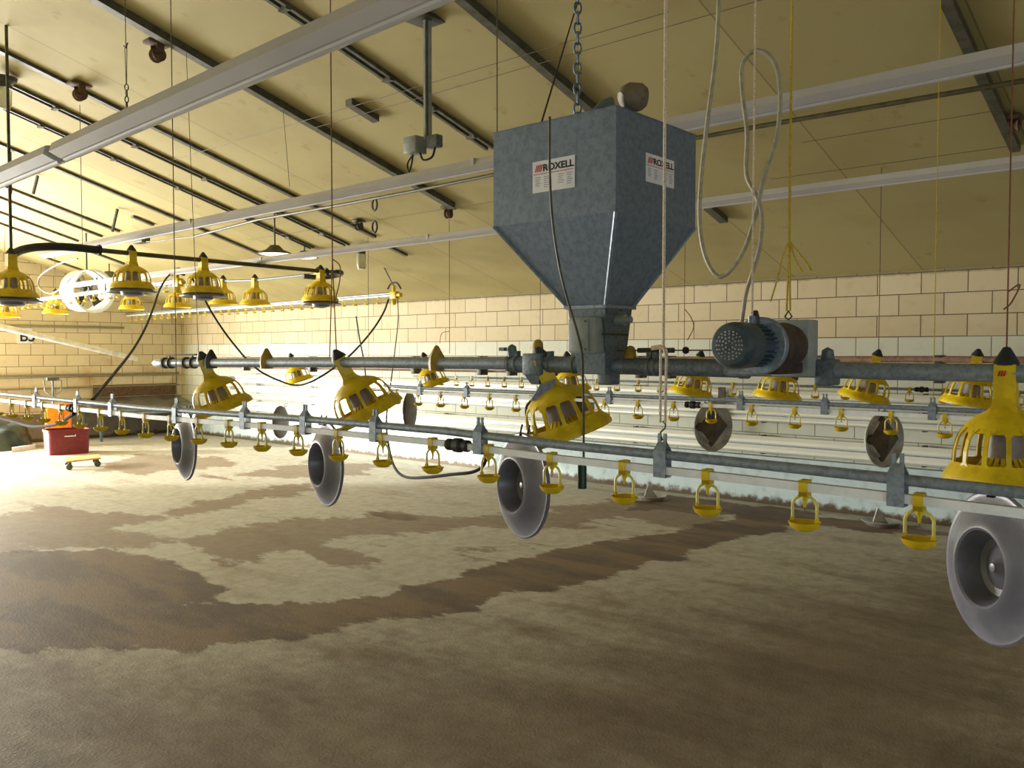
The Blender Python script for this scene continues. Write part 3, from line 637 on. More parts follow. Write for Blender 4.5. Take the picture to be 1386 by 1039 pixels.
# ------------------------------------------------------------------ far feed line with pans
F2P = tube_at([(252, 485), (575, 485.5), (900, 486), (1100, 486), (1250, 486), (1386, 487)], F2X); F2P.append(F2P[-1] + V(0, -4.5, 0))
f2 = empty('rusty_feed_tube', F2P[2], 'brown rusty feed tube hidden behind the front feed tube, carrying the far feed pans', 'feed tube')
part(MB().tube(F2P, .024, 12), 'auger_tube', 'pinkrust', f2)
LB = [p - V(-.06, 0, .13) for p in F2P]; part(MB().tube(LB, .012, 8), 'lower_bar', 'pinkrust', f2)
for px in (330, 420, 560, 650, 690, 745, 865, 905, 1070, 1110, 1270):
    c = px_on(F2P, px, 490); part(MB().box((c.x - .02, c.y - .03, c.z - .17), (c.x + .09, c.y + .03, c.z + .03), bev=.006), 'coupling', 'dark_metal', f2)
F2 = [(395, -17, (381, 571), 'brownpl', 0, 'small tilted yellow feed pan with flat brown dish, leftmost on the far line'),
      (575, -18, (556, 556), 'brownpl', 0, 'far tilted yellow feed pan with flat brown dish, left of the switch pan'),
      (768, -8, (786, 553), 'dishmetal', 1, 'far yellow feed pan partly hidden behind the hopper outlet and the switch pan'),
      (947, 13, (966, 577), 'dishmetal', 1, 'far yellow feed pan below the motor fan cover with a pale hanging dish'),
      (1060, 8, None, '', 0, 'far yellow feed pan below the brown gearbox, without any hanging dish'),
      (1186, 15, (1198, 594), 'dishmetal', 1, 'far yellow feed pan right of the motor with a cut-off looking pale dish'),
      (1322, 8, None, '', 0, 'far yellow feed pan just left of the large near pan')]
for px, tl, d, mt, cn, lab in F2:
    p = px_on(F2P, px, 490); p.z -= .0
    kw = {}
    if d:
        dc = at(d[0], d[1], X=F2X + (-.12 if tl < -9 else .12)) - p; kw = dict(dish=(dc, facing(152 if px < 600 else 183 if px < 900 else 200)), dmat=mt, cone=bool(cn))
    f = make_feeder(tilt=math.radians(tl), turn=-math.atan2(p.x, p.y), low=True, **kw); place(f, p, lab, 'feeder', 'feed pans on the far rusty feed tube')

# ------------------------------------------------------------------ finned pipes along the side wall
def finned(z0, z1, lab, name='finned_heating_pipe', ya=-3, yb=14.3, gaps=()):
    t = empty(name, (WR - .1, 6, z0), lab, 'heating pipe', 'finned pipes on the side wall')
    k = 2; h = (z1 - z0) / k; prof = []
    xo = WR - .13
    for i in range(k):
        a = z0 + i * h
        prof += [(xo + .025, a + .03 * h), (xo + .0, a + .25 * h), (xo - .0, a + .55 * h), (xo + .025, a + .97 * h)]
    poly = [V(x, 0, z) for x, z in prof] + [V(xo + .035, 0, z1), V(xo + .035, 0, z0)]
    part(MB().prism(poly, V(0, ya, 0), V(0, yb, 0)), 'fins', 'alu', t, False)
    part(MB().tube([V(xo + .05, ya - .2, (z0 + z1) / 2), V(xo + .05, yb + .2, (z0 + z1) / 2)], .03, 12), 'core_pipe', 'galv', t)
    for y in np.arange(ya + .6, yb, 1.6):
        part(MB().box((xo + .03, y, z0 - .012), (WR - .02, y + .03, z1 + .01)), 'wall_bracket', 'dark_metal', t, False)
    return t
finned(1.035, 1.20, 'topmost white finned heating pipe along the side wall'); finned(.865, 1.00, 'middle white finned heating pipe along the side wall'); finned(.535, .715, 'lowest white finned heating pipe just above the blue plinth')
cl = empty('clamp_plate', (WR - .16, at(986, 560, X=WR).y, .55), 'dark upright strip holding the finned pipes, behind the pale dish', 'bracket')
part(MB().box((WR - .165, cl.location.y - .04, .72), (WR - .15, cl.location.y + .04, 1.22)), 'strip', 'dark_metal', cl, False)

# ------------------------------------------------------------------ white light troughs hung under the ceiling
def trough(p0, p1, X, wd, hg, lab, cx=0, tube_below=False, ends=True):
    a, b_ = at(*p0, X=X), at(*p1, X=X)
    t = empty('light_trough', (a + b_) / 2, lab, 'light fixture', 'white troughs hung under the ceiling')
    prof = [(-wd * .5, -hg * .15), (-wd * .42, hg * .55), (-wd * .30, hg * .62), (wd * .30, hg * .62), (wd * .42, hg * .55), (wd * .5, -hg * .15), (wd * .16, -hg * .55), (-wd * .16, -hg * .55)]
    m_ = MB(); m_.prism([V(x, 0, z) for x, z in prof], a, b_); part(m_, 'reflector', 'trough', t, False)
    n = max(1, int((b_ - a).length / 2.4))
    for i in range(1, n):
        c = a.lerp(b_, i / n); part(MB().box((c.x - wd * .51, c.y - .012, c.z - hg * .2), (c.x + wd * .51, c.y + .012, c.z + hg * .65)), 'joint_strip', 'trough', t, False)
    part(MB().tube([a - V(0, 0, hg * .55), b_ - V(0, 0, hg * .55)], min(.012, hg * .2), 8), 'lamp_holder', 'trough', t)
    return t, a, b_
X1 = at(350, 90, Z=2.62).x
T1, a1, b1 = trough((-260, 353), (80, 209), X1, .15, .06, 'grey-white light trough at far left, left of the joint in the nearest row')
T1b, a2, b2_ = trough((88, 206), (1100, -237), X1, .15, .06, 'nearest grey-white light trough crossing the top left of the photo')
jn = empty('trough_joint', (b1 + a2) / 2, 'small dark plug joining the two nearest light troughs', 'connector'); part(MB().tube([b1 - V(0, .06, 0) + V(0, .06, .0), a2], .015, 10), 'plug', 'dark_metal', jn)
X2b = at(669, 216, Z=2.66).x
T2, _, _ = trough((60, 345), (1600, 30), X2b, .13, .05, 'middle long white light trough passing behind the hopper'); T2.children and None
X3b = at(669, 306, Z=2.56).x
T3, _, _ = trough((90, 387), (1600, 191), X3b, .10, .045, 'farthest long white light trough, nearest to the side wall')
# dark conduit along the ceiling
XC = at(669, 236, ceil=.16).x
cd_ = MB().tube([at(x, y, X=XC) for x, y in ((262, 320), (300, 310), (350, 297), (451, 279), (557, 259), (669, 236), (940, 187), (1060, 165), (1386, 109), (1600, 70))], .016, 8)
tag(cd_.build('conduit', M['pipe_olive']), 'long dark olive conduit running under the ceiling behind the hopper', 'conduit')
tag(MB().tube(bez([at(x, y, X=XC) for x, y in ((197, 327), (215, 326), (235, 323), (262, 320))], 4), .008, 6).build('cable', M['pipe_olive']), 'thin cable linking the grey ceiling box and the olive conduit', 'cable')
q = at(186, 326, X=XC); tag(MB().box((q.x - .06, q.y - .25, q.z - .04), (q.x + .06, q.y + .05, q.z + .04), bev=.01).build('ceiling_box', M['rail']), 'long grey box under the ceiling beside the middle light trough', 'box')

# ------------------------------------------------------------------ wires, ropes, chains
def wire(pts, r, mat, name, lab, cat, group=None, n=6):
    return tag(MB().tube(pts, r, n).build(name, M[mat]), lab, cat, group)
def vert(px, py, X, top=None, top_ceil=.0):
    """vertical line over the point seen at px,py on plane X"""
    p = at(px, py, X=X); z = (ceil_z(p.x) - top_ceil) if top is None else top
    return [V(p.x, p.y, z), p]
def chain_mesh(p, q, L=.034, r=.0032, w_=.009):
    mb = MB(); d = q - p; n = max(2, int(d.length / (L * .78))); u = d.normalized(); a = u.orthogonal().normalized(); b_ = u.cross(a)
    for i in range(n):
        c = p + d * ((i + .5) / n); s_ = a if i % 2 else b_
        mb.tube([c + u * (L / 2 * math.cos(t)) + s_ * (w_ * math.sin(t)) for t in np.linspace(0, 2 * PI, 9)[:-1]], r, 5, closed=True)
    return mb
wg = 'suspension wires of the pipes'
p = N1P; c = px_on(N1P, 239, 545); wire([V(c.x, c.y, ceil_z(c.x)), c + V(0, 0, .05)], .0022, 'wire', 'suspension_wire', 'thin brown wire down to the nearest drinker line near the capped feed tube', 'wire', wg)
c = px_on(F1P, 269); q = at(252, 68, ceil=.1); wire([q, V(c.x, c.y, c.z + .05)], .0022, 'wire', 'suspension_wire', 'thin wire from a ceiling rail to the capped end of the front feed tube', 'wire', wg)
c = px_on(F1P, 451); k_ = V(c.x, c.y, at(452, 350, X=c.x).z)
wire([V(c.x, c.y, ceil_z(c.x)), k_], .0034, 'rope_red', 'suspension_rope', 'brown rope above the strongly tilted feed pan, knotted halfway', 'rope')
hr = empty('rope_sling', k_, 'loose brown rope loop below the knot above the tilted feed pan', 'rope')
part(MB().tube([k_, c + V(0, .03, .03)], .003, 6), 'strand', 'rope_red', hr); part(MB().tube([k_, c + V(0, -.03, .03)], .003, 6), 'strand', 'rope_red', hr); part(MB().tube(bez([k_, k_ + V(.01, -.05, -.04), k_ + V(0, -.06, -.12), k_ + V(0, -.02, -.22)], 5), .003, 6), 'tail', 'rope_red', hr)
wire(vert(499, 482, F2X), .003, 'wire', 'suspension_wire', 'thin wire down to the far feed tube right of the tilted pan', 'wire', wg)
q = at(383, 147, ceil=.03); wire([q, at(392, 258, X=X2b) + V(0, 0, .03)], .002, 'wire', 'suspension_wire', 'short wire from a dark ceiling rail to the middle light trough', 'wire', wg)
q = at(608, 286, ceil=.12); z = at(613, 478, X=q.x).z; wire([q, V(q.x, q.y, z)], .003, 'rope_red', 'suspension_rope', 'reddish string below the rusty pulley left of the hopper', 'rope')
tl = V(q.x, q.y, at(613, 448, X=q.x).z); wire(bez([tl, tl + V(-.02, .09, -.02), tl + V(-.02, .12, -.12)], 5), .003, 'rope_red', 'rope_tail', 'loose end of the reddish string left of the hopper', 'rope')
wire([V(HX0 + .01, HY1 - .01, ZT), V(HX0 + .01, HY1 - .01, ceil_z(HX0))], .0025, 'wire', 'suspension_wire', 'wire rising from the left corner of the hopper', 'wire', wg)
q = at(782, 2, ceil=.06); wire([q, V(HX0 + .01, 2.08, ZT)], .004, 'cable', 'slanting_wire', 'slanting dark cord between the ceiling and the left rim of the hopper', 'cord')
cc = V(2.78, 2.10, ZT + .01); ch = chain_mesh(cc + V(0, 0, .75), cc, .05, .005, .014).build('hopper_chain', M['galv_dark']); tag(ch, 'steel chain holding the hopper from above', 'chain')
wire([cc + V(0, 0, .74), V(cc.x, cc.y, ceil_z(cc.x))], .006, 'wire', 'hanging_strap', 'pale strap between the ceiling and the hopper chain', 'strap')
q = at(172, 166, X=X1) + V(0, 0, .035); ch = chain_mesh(q + V(0, 0, .13), q, .03, .0026, .008).build('trough_chain', M['dark_metal']); tag(ch, 'short chain holding the nearest light trough', 'chain')
zk = q.z + .29; wire([V(q.x, q.y, ceil_z(q.x)), V(q.x, q.y, zk)], .0018, 'wire', 'suspension_wire', 'thin wire above the short chain of the nearest light trough', 'wire', wg)
th = empty('wire_loop', V(q.x, q.y, zk), 'twisted wire loop between the thin wire and the short trough chain', 'wire'); part(MB().tube([V(q.x, q.y + .01, zk), V(q.x, q.y + .002, q.z + .13)], .0018, 5).tube([V(q.x, q.y - .01, zk), V(q.x, q.y - .002, q.z + .13)], .0018, 5).tube([V(q.x, q.y + .02, zk + .01), V(q.x, q.y, zk - .004), V(q.x, q.y - .018, zk + .014)], .003, 5), 'loop', 'wire', th)
# white rope to the nearest drinker line
c = px_on(N1P, 897, 600); zt_ = at(897, 472, X=c.x).z; zb_ = at(899, 572, X=c.x).z
rp = empty('pulley_rope', V(c.x, c.y, zb_), 'long off-white rope in front of the hopper, doubled at its lower end', 'rope')
part(MB().tube([V(c.x, c.y, ceil_z(c.x)), V(c.x, c.y, zt_)], .0042, 8), 'rope', 'rope_white', rp)
part(MB().tube([V(c.x, c.y + .008, zt_), V(c.x, c.y + .008, zb_)], .0036, 8), 'strand', 'rope_white', rp); part(MB().tube([V(c.x, c.y - .009, zt_ - .02), V(c.x, c.y - .007, zb_)], .0036, 8), 'strand', 'rope_white', rp)
part(MB().tube(bez([V(c.x, c.y + .035, zt_ + .002), V(c.x, c.y, zt_ + .004), V(c.x, c.y - .009, zt_ - .02)], 4), .006, 8), 'knot', 'rope_white', rp)
sh = []
for t in np.linspace(0, 1, 22): a = -PI / 2 + t * 3 * PI; sh.append(V(c.x, c.y + .007 * math.cos(a) * (1 if t < .5 else -1), zb_ - .012 + .0 - t * .03 + .006 * math.sin(a)))
c_top = c.z + .05
tag(MB().tube([V(c.x, c.y, zb_ + .004), V(c.x, c.y - .008, zb_ - .004), V(c.x, c.y - .006, zb_ - .014), V(c.x, c.y + .006, zb_ - .024), V(c.x, c.y + .008, zb_ - .034), V(c.x, c.y, c_top - .012)], .0026, 8).build('s_hook', M['dark_metal']), 'steel s-shaped hook between the white rope and the drinker line', 'hook')
# white cord and yellow rope over the motor
e = V(h_.x, MY, mz + .088); wire([e, V(e.x, e.y, ceil_z(e.x))], .0034, 'rope_white', 'motor_rope', 'off-white cord holding the motor fan end', 'rope')
yk = V(HOOK.x, HOOK.y, at(1068, 326, X=HOOK.x).z); yr = empty('yellow_rope', HOOK + V(0, 0, .03), 'yellow rope with loose tails above the motor', 'rope')
part(MB().tube([V(HOOK.x, HOOK.y, ceil_z(HOOK.x)), yk], .0042, 8), 'rope', 'rope_yellow', yr)
part(MB().tube([yk, HOOK + V(0, .006, .03)], .0035, 8).tube([yk, HOOK + V(0, -.006, .03)], .0035, 8), 'doubled_rope', 'rope_yellow', yr)
for pts in (((1068, 326), (1060, 345), (1052, 378), (1043, 408)), ((1068, 326), (1078, 338), (1089, 352), (1098, 366)), ((1069, 328), (1076, 350), (1086, 368))):
    part(MB().tube(bez([at(x, y, X=HOOK.x) + V(0, 0, 0) for x, y in pts], 4), .003, 6), 'tail', 'rope_yellow', yr)
tag(MB().tube([HOOK + V(0, 0, .03), HOOK + V(0, -.012, .012), HOOK + V(0, 0, .0), HOOK + V(0, .012, .012)], .003, 6, closed=True).build('shackle', M['dark_metal']), 'small shackle between yellow rope and drive housing', 'hook')
c = px_on(N2P, 1263, 550); wire([V(c.x, c.y, ceil_z(c.x)), c + V(0, 0, .05)], .0022, 'rope_yellow', 'suspension_wire', 'faint yellow string down to the second drinker line right of the motor', 'wire', wg)
c = px_on(F1P, 1362); wire([V(c.x, c.y, ceil_z(c.x)), c + V(0, 0, .075)], .0022, 'rope_red', 'suspension_wire', 'thin orange string over the large near feed pan', 'wire', wg)
os_ = V(c.x, c.y, at(1362, 395, X=c.x).z); wire(bez([os_, os_ + V(0, -.03, .02), os_ + V(0, -.01, -.03), os_ + V(0, .01, -.05)], 4), .0024, 'rope_red', 'string_loop', 'small loop of orange string above the large near feed pan', 'string')
for px, lab, mt in ((926, 'thin reddish string right of the hopper outlet', 'rope_red'), (731, 'thin wire just left of the hopper outlet', 'wire'), (1189, 'thin wire against the blocks right of the motor', 'wire')):
    c = px_on(F2P, px, 486); wire([V(c.x, c.y, ceil_z(c.x)), c], .003, mt, 'suspension_wire', lab, 'wire', wg)
c = px_on(F2P, 926, 486); r0 = V(c.x, c.y, at(926, 418, X=c.x).z); wire(bez([r0, r0 + V(0, -.06, -.07), r0 + V(0, -.09, -.16), r0 + V(0, -.03, -.27)], 5), .004, 'rope_red', 'rope_tail', 'bowed tail of the reddish string right of the hopper outlet', 'rope')
wire([at(482, 428, X=4.5), at(486, 455, X=4.5), at(492, 485, X=4.5), at(496, 518, X=4.5)], .006, 'dark_metal', 'hanging_rod', 'dark thin rod beside the rightmost bend of the hanging hose', 'rod')
# control wires stretched under the ceiling
for i, (p0, p1, lab) in enumerate((((250, 223), (890, 0), 'upper thin control wire stretched under the ceiling left of the hopper'), ((420, 170), (1045, 3), 'thin control wire under the ceiling crossing behind the hopper chain'),
        ((1040, 239), (1386, 200), 'thin control wire just above the farthest light trough at right'), ((1086, 194), (1386, 142), 'thin control wire between the conduit and the farthest trough at right'), ((350, 330), (669, 262), 'thin wire under the olive conduit left of the hopper'))):
    a, b_ = at(*p0, ceil=.10), at(*p1, ceil=.10); x = (a.x + b_.x) / 2
    wire([V(x, a.y, ceil_z(x) - .10), V(x, b_.y, ceil_z(x) - .10)], .0022, 'wire', 'control_wire', lab, 'wire', 'control wires under the ceiling')
# hose loops right of the hopper
def hose(pxs, X, r, mat, name, lab, cat='cable', n=6):
    return tag(MB().tube(bez([at(x, y, X=(X if not isinstance(X, (list, tuple)) else X[i])) for i, (x, y) in enumerate(pxs)], n), r, 8).build(name, M[mat]), lab, cat)
hose([(975, -60), (970, 60), (958, 160), (949, 240), (947, 300), (954, 345), (970, 373), (988, 367), (1006, 340), (1020, 300), (1034, 240), (1050, 190), (1056, 140), (1052, 95), (1037, 72), (1018, 70), (1004, 90), (1005, 130), (1011, 180), (1010, 235), (1022, 262), (1031, 290), (1029, 330), (1018, 370), (1010, 395), (1006, 420), (x0 and 1003, 440)], 2.42, .0070, 'hose_light', 'motor_cable', 'thick grey cable hanging in long loops right of the hopper down to the motor')
# cable over the hopper face, green tag
hose([(744, 158), (744, 230), (748, 300), (757, 360), (768, 405), (780, 445), (788, 480), (789, 520), (790, 570), (790, 628)], [2.47, 2.46, 2.46, 2.46, 2.5, 2.55, 2.62, 2.72, 2.75, 2.75], .0048, 'rail', 'hanging_cable', 'dark cable running down the left hopper face past the outlet')
q = at(788, 644, X=2.75); tag(MB().tube([q + V(0, 0, .05), q - V(0, 0, .05)], .018, 14).build('green_sleeve', M['green']), 'dark green plastic sleeve hanging from the cable below the hopper', 'sleeve')
F = F
# ------------------------------------------------------------------ raised feeder loop at the left (runs across the shed)
YL = 7.7
LP = [at(x, y, Y=YL) for x, y in ((130, 338), (200, 345), (330, 357), (440, 367.5), (455, 368))]
rl = empty('raised_feed_loop', LP[2], 'dark raised feed tube with ribbed bends, hoisted high at the left', 'feed tube')
part(MB().tube(LP, .021, 12), 'auger_tube', 'pipe_olive', rl)
e = LP[-1]; part(MB().tube(bez([e, e + V(.08, .02, 0), e + V(.14, .12, -.01), e + V(.10, .26, -.03), e + V(-.02, .32, -.04), e + V(-.2, .33, -.04)], 6), .028, 12), 'end_bend', 'dark_metal', rl)
s0 = LP[0]; lf = [s0 + V(.03, 0, 0)] + [at(x, y, Y=YL + k) for x, y, k in ((90, 334, .0), (55, 334, -.02), (30, 338, -.1), (14, 346, -.25))]
part(MB().tube(bez(lf, 6), .034, 12), 'flexible_bend', 'black', rl)
for px in (134, 441): 
    c = at(px, 338 if px < 200 else 368, Y=YL); part(MB().tube([c - V(.012, 0, 0), c + V(.012, 0, 0)], .045, 14), 'clamp', 'black', rl)
CD = (V(0, 0, -.325), V(0, 0, 1))
lab4 = {15: 'raised feed pan at the left edge of the photo, under the ribbed bend', 178: 'raised feed pan nearest the round fan, grey dish closed under it', 275: 'raised feed pan second from the right end of the hoisted loop', 434: 'raised feed pan at the right end bend of the hoisted loop'}
proto = None
for px, py in ((15, 348), (178, 343), (275, 352), (434, 368)):
    p = at(px, py, Y=YL if px > 20 else YL - .25)
    if proto is None: f = proto = make_feeder(dish=CD, low=True)
    else: f = copy_tree(proto)
    place(f, p, lab4[px], 'feeder', 'feed pans on the hoisted loop')
dp = make_feeder(low=True)
XR = 6.2; first = True
RP = [at(8, 400, X=4.7), at(75, 397, X=5.45)] + [at(x, y, X=XR) for x, y in ((178, 391), (240, 386), (302, 380), (345, 379), (430, 370))]
rt_ = empty('raised_feed_tube', RP[3], 'thin raised feed tube farther back at the left, above small yellow pans', 'feed tube'); part(MB().tube([RP[2] + V(0, 1.5, 0)] + RP[2:], .014, 8), 'auger_tube', 'galv_dark', rt_)
labs = ['tiny far raised pan at the left edge above the sign', 'tiny far raised pan left of the round fan', 'small raised pan below the pan nearest the fan', 'small raised pan just left of the white drinker pipe end', 'small raised pan, left one of the close pair', 'small raised pan, right one of the close pair', 'small raised pan overlapping the loop end pan']
for i, p in enumerate(RP):
    f = dp if first else copy_tree(dp); first = False
    place(f, p + V(0, 0, 0), labs[i], 'feeder', 'feed pans on the far raised tube')
for i in (0, 1):
    p = RP[i]; wire([p + V(0, 0, .07), V(p.x, p.y, ceil_z(p.x))], .004, 'wire', 'suspension_wire', ('thin wire above the tiny far pan at the left edge', 'thin wire above the tiny far pan left of the fan')[i], 'wire', wg)
# raised drinker lines
def raised_line(X, pxs, lab, reg_px):
    r, P_, W_ = drinker_line(X, pxs, .03, at(pxs[0][0], pxs[0][1], X=X).y, at(pxs[-1][0], pxs[-1][1], X=X).y + .1, at(pxs[0][0], pxs[0][1], X=X).y, (pxs[0][0] + 40, (pxs[0][0] + pxs[-1][0]) / 2), (), lab, low=True, pr=.016)
    c = W_[-1]
    e = MB().box((c.x - .04, c.y - .08, c.z - .05), (c.x + .04, c.y + .04, c.z + .05), bev=.012).lathe([(0, -.13), (.03, -.12), (.035, -.05), (0, -.05)], 12, Matrix.Translation(c)).lathe([(0, .05), (.022, .05), (.022, .13), (0, .13)], 10, Matrix.Translation(c)).tube([c + V(0, -.08, 0), c + V(0, -.14, 0)], .03, 12)
    part(e, 'pressure_regulator', 'yellow', r)
    part(MB().tube(bez([c + V(0, .12, .09), c + V(0, .06, .15), c + V(0, -.06, .16), c + V(0, -.14, .08)], 4), .012, 8), 'regulator_elbow', 'black', r)
    return r, P_, W_
r1, RP1, RW1 = raised_line(5.0, [(0, 411), (120, 395), (240, 379)], 'raised white drinker line passing through the view of the round fan', 0)
r2, RP2, RW2 = raised_line(7.5, [(160, 426), (350, 412), (533, 396.5)], 'raised white drinker line high along the side wall, ending left of the hopper', 0)
hose([(250, 372), (232, 370), (217, 390), (207, 418), (196, 445), (180, 473), (155, 505), (125, 541)], [5, 4.9, 4.6, 4.2, 3.8, 3.4, 2.7, 2.1], .011, 'cable', 'water_hose', 'black hose dropping leftwards from the first regulator to the nearest drinker line', 'hose')
hose([(100, 560), (75, 574), (45, 577), (20, 571), (-20, 558), (-60, 530)], [1.97, 2.1, 2.2, 2.3, 2.4, 2.5], .010, 'cable', 'water_hose', 'black hose sagging below the far left end of the nearest drinker line', 'hose')
hose([(258, 374), (270, 392), (288, 425), (312, 460), (345, 497), (378, 515), (403, 521), (430, 512), (470, 484), (500, 452), (518, 425), (526, 405)], [5.0, 5.1, 5.3, 5.5, 5.7, 5.9, 6.0, 6.1, 6.6, 7.0, 7.3, 7.45], .012, 'cable', 'water_hose', 'black hose hanging in a long sag between the two yellow regulators', 'hose')
hose([(538, 400), (539, 430), (535, 470), (530, 510), (525, 545), (523, 575), (527, 608), (534, 632), (548, 645), (575, 646), (610, 642), (638, 639), (653, 631), (660, 615), (662, 604)], [7.5, 7.0, 6.0, 5.0, 4.0, 3.3, 2.7, 2.3, 2.15, 2.05, 2.0, 1.97, 1.96, 1.95, 1.95], .0055, 'cable', 'water_hose', 'thin dark hose falling from the second regulator and curving under the nearest drinker line', 'hose')
hose([(512, 350), (516, 355), (525, 372), (533, 388)], [7.4, 7.45, 7.5, 7.5], .010, 'hose_grey', 'supply_hose', 'grey hose reaching from the ceiling to the second yellow regulator', 'hose')
hose([(105, 350), (80, 357), (56, 372), (52, 385), (58, 393), (70, 397), (85, 388), (100, 372), (120, 366), (140, 378), (143, 395)], 4.9, .012, 'hose_grey', 'fan_cable', 'brown cable looping beside the round fan', 'cable')
# round circulation fan
c = at(118, 394, X=5.35); ax = Matrix.Translation(c) @ (V(.12, -1, -.05)).to_track_quat('Z', 'Y').to_matrix().to_4x4()
fa = empty('round_fan', c - V(0, 0, .28), 'white round fan ring hanging at the far left above the sign', 'fan')
part(MB().lathe([(.300, -.2), (.285, -.19), (.280, .17), (.30, .2), (.315, .195), (.295, .17), (.295, -.19), (.300, -.2)], 40, ax), 'ring', 'white', fa)
part(MB().lathe([(0, -.07), (.07, -.07), (.075, .04), (.05, .06), (0, .06)], 18, ax), 'hub_motor', 'dark_metal', fa)
for k in range(4):
    a = k * PI / 2 + .5; part(MB().frustum([ax @ V(.06 * math.cos(a) , .06 * math.sin(a), -.03), ax @ V(.06 * math.cos(a + .5), .06 * math.sin(a + .5), .02), ax @ V(.063 * math.cos(a + .5), .063 * math.sin(a + .5), .025), ax @ V(.063 * math.cos(a), .063 * math.sin(a), -.025)],
            [ax @ V(.25 * math.cos(a), .25 * math.sin(a), -.04), ax @ V(.25 * math.cos(a + .55), .25 * math.sin(a + .55), .03), ax @ V(.252 * math.cos(a + .55), .252 * math.sin(a + .55), .036), ax @ V(.252 * math.cos(a), .252 * math.sin(a), -.034)]), 'blade', 'dark_metal', fa, False)
for k in range(3): 
    a = k * 2 * PI / 3; part(MB().tube([ax @ V(0, 0, .06), ax @ V(.27 * math.cos(a), .27 * math.sin(a), .11)], .007, 6), 'strut', 'galv', fa)
c2 = c + V(0, 0, .28); part(MB().tube([c2, V(c2.x, c2.y, ceil_z(c2.x))], .012, 8), 'hanging_rod', 'dark_metal', fa)
q = at(15, 340, Y=YL - .25); wire([q + V(0, 0, .03), V(q.x, q.y, ceil_z(q.x))], .012, 'dark_metal', 'hanging_rod', 'dark rod down to the raised pan at the left edge', 'rod')
q = at(108, 142, ceil=.12); z = at(112, 334, X=q.x).z; wire([q, V(q.x, q.y, z)], .003, 'wire', 'suspension_wire', 'thin wire from the left rusty pulley to the hoisted loop', 'wire', wg)
q = at(297, 285, ceil=.05); 
for px, py, l in ((48, 240, .42), (158, 283, .55)): 
    q = at(px, py, ceil=.0); pass
# struts near the far gable
for (p0, p1, lab) in (((13, 205), (14, 262), 'short upright strut under the ceiling at the far left edge'), ((51, 238), (45, 262), 'slanting strut at the far left under the nearest light trough'), ((159, 283), (152, 313), 'slanting strut between ceiling and dark rail beside the middle trough')):
    a = at(*p0, ceil=.02); b_ = at(*p1, X=a.x); wire([a, b_], .02, 'rail', 'ceiling_strut', lab, 'strut')
# ------------------------------------------------------------------ ceiling fittings
def pulley(px, py, lab, s=1.0, mt='rust'):
    c = at(px, py, ceil=.0); t = empty('ceiling_pulley', c - V(0, 0, .16 * s), lab, 'pulley', 'pulleys under the ceiling')
    part(MB().box((c.x - .09 * s, c.y - .06 * s, c.z - .03), (c.x + .09 * s, c.y + .06 * s, c.z - .0 + .0), bev=.01).box((c.x - .03 * s, c.y - .05 * s, c.z - .10 * s), (c.x + .03 * s, c.y - .04 * s, c.z - .02)).box((c.x - .03 * s, c.y + .04 * s, c.z - .10 * s), (c.x + .03 * s, c.y + .05 * s, c.z - .02)), 'bracket', mt, t)
    part(MB().lathe([(0, -.03 * s), (.055 * s, -.03 * s), (.04 * s, 0), (.055 * s, .03 * s), (0, .03 * s)], 16, Matrix.Translation(c - V(0, 0, .10 * s)) @ Matrix.Rotation(PI / 2, 4, 'X')), 'wheel', mt, t)
    return t
pulley(213, 56, 'rusty pulley on the ceiling above the nearest light trough'); pulley(108, 112, 'rusty pulley at top left between the dark rails'); pulley(607, 279, 'rusty pulley left of the hopper with a reddish string', .8)
pulley(700, 30 - 4, 'rusty pulley under the thick rail above the hopper', .5, 'rail') if 0 else None
pulley(486, 297, 'dark pulley beside the two hanging rings', .8, 'dark_metal'); pulley(1374, 155, 'rusty pulley below the rail at the far right', .7)
def jar(px, py, lab):
    c = at(px, py, ceil=.05); t = empty('jar_lamp', c - V(0, 0, .30), lab, 'lamp', 'glass jar lamps under the ceiling')
    part(MB().lathe([(0, 0), (.11, 0), (.10, -.03), (.055, -.05), (.05, -.09), (0, -.09)], 18, Matrix.Translation(c)), 'lamp_base', 'dark_metal', t)
    part(MB().lathe([(.046, -.08), (.062, -.11), (.060, -.22), (.045, -.27), (0, -.285)], 18, Matrix.Translation(c)), 'glass_jar', 'glass', t)
jar(489, 334, 'glass jar lamp under the ceiling above the farthest light trough'); jar(5, 105, 'glass jar lamp under the ceiling at the top left edge')
for px, py, lab in ((507, 277, 'upper dark ring hanging from the conduit'), (507, 307, 'lower dark ring hanging under the upper ring')):
    c = at(px, py, X=XC); tag(MB().tube([c + V(.0, .035 * math.cos(t) , .055 * math.sin(t)) for t in np.linspace(0, 2 * PI, 19)[:-1]], .011, 6, closed=True).build('hanging_ring', M['dark_metal']), lab, 'ring')
# vertical duct with two small boxes
c = at(577, 22, ceil=.0); zb = at(577, 190, X=c.x).z
vd = empty('sensor_column', V(c.x, c.y, zb), 'vertical grey conduit hanging from the ceiling with two small boxes', 'conduit')
part(MB().box((c.x - .022, c.y - .026, zb), (c.x + .022, c.y + .006, c.z)), 'duct', 'boxgrey', vd, False); part(MB().tube([V(c.x - .02, c.y - .022, zb), V(c.x - .02, c.y - .022, c.z)], .011, 8), 'cable', 'rail', vd)
part(MB().box((c.x - .13, c.y - .08, c.z - .03), (c.x + .11, c.y + .12, c.z - .0), bev=.01), 'ceiling_plate', 'dark_metal', vd)
part(MB().box((c.x - .07, c.y + .03, zb - .08), (c.x + .03, c.y + .15, zb + .03), bev=.008), 'sensor_box', 'boxgrey', vd)
part(MB().box((c.x - .03, c.y - .12, zb - .06), (c.x + .03, c.y - .02, zb + .02), bev=.008), 'small_box', 'galv_dark', vd)
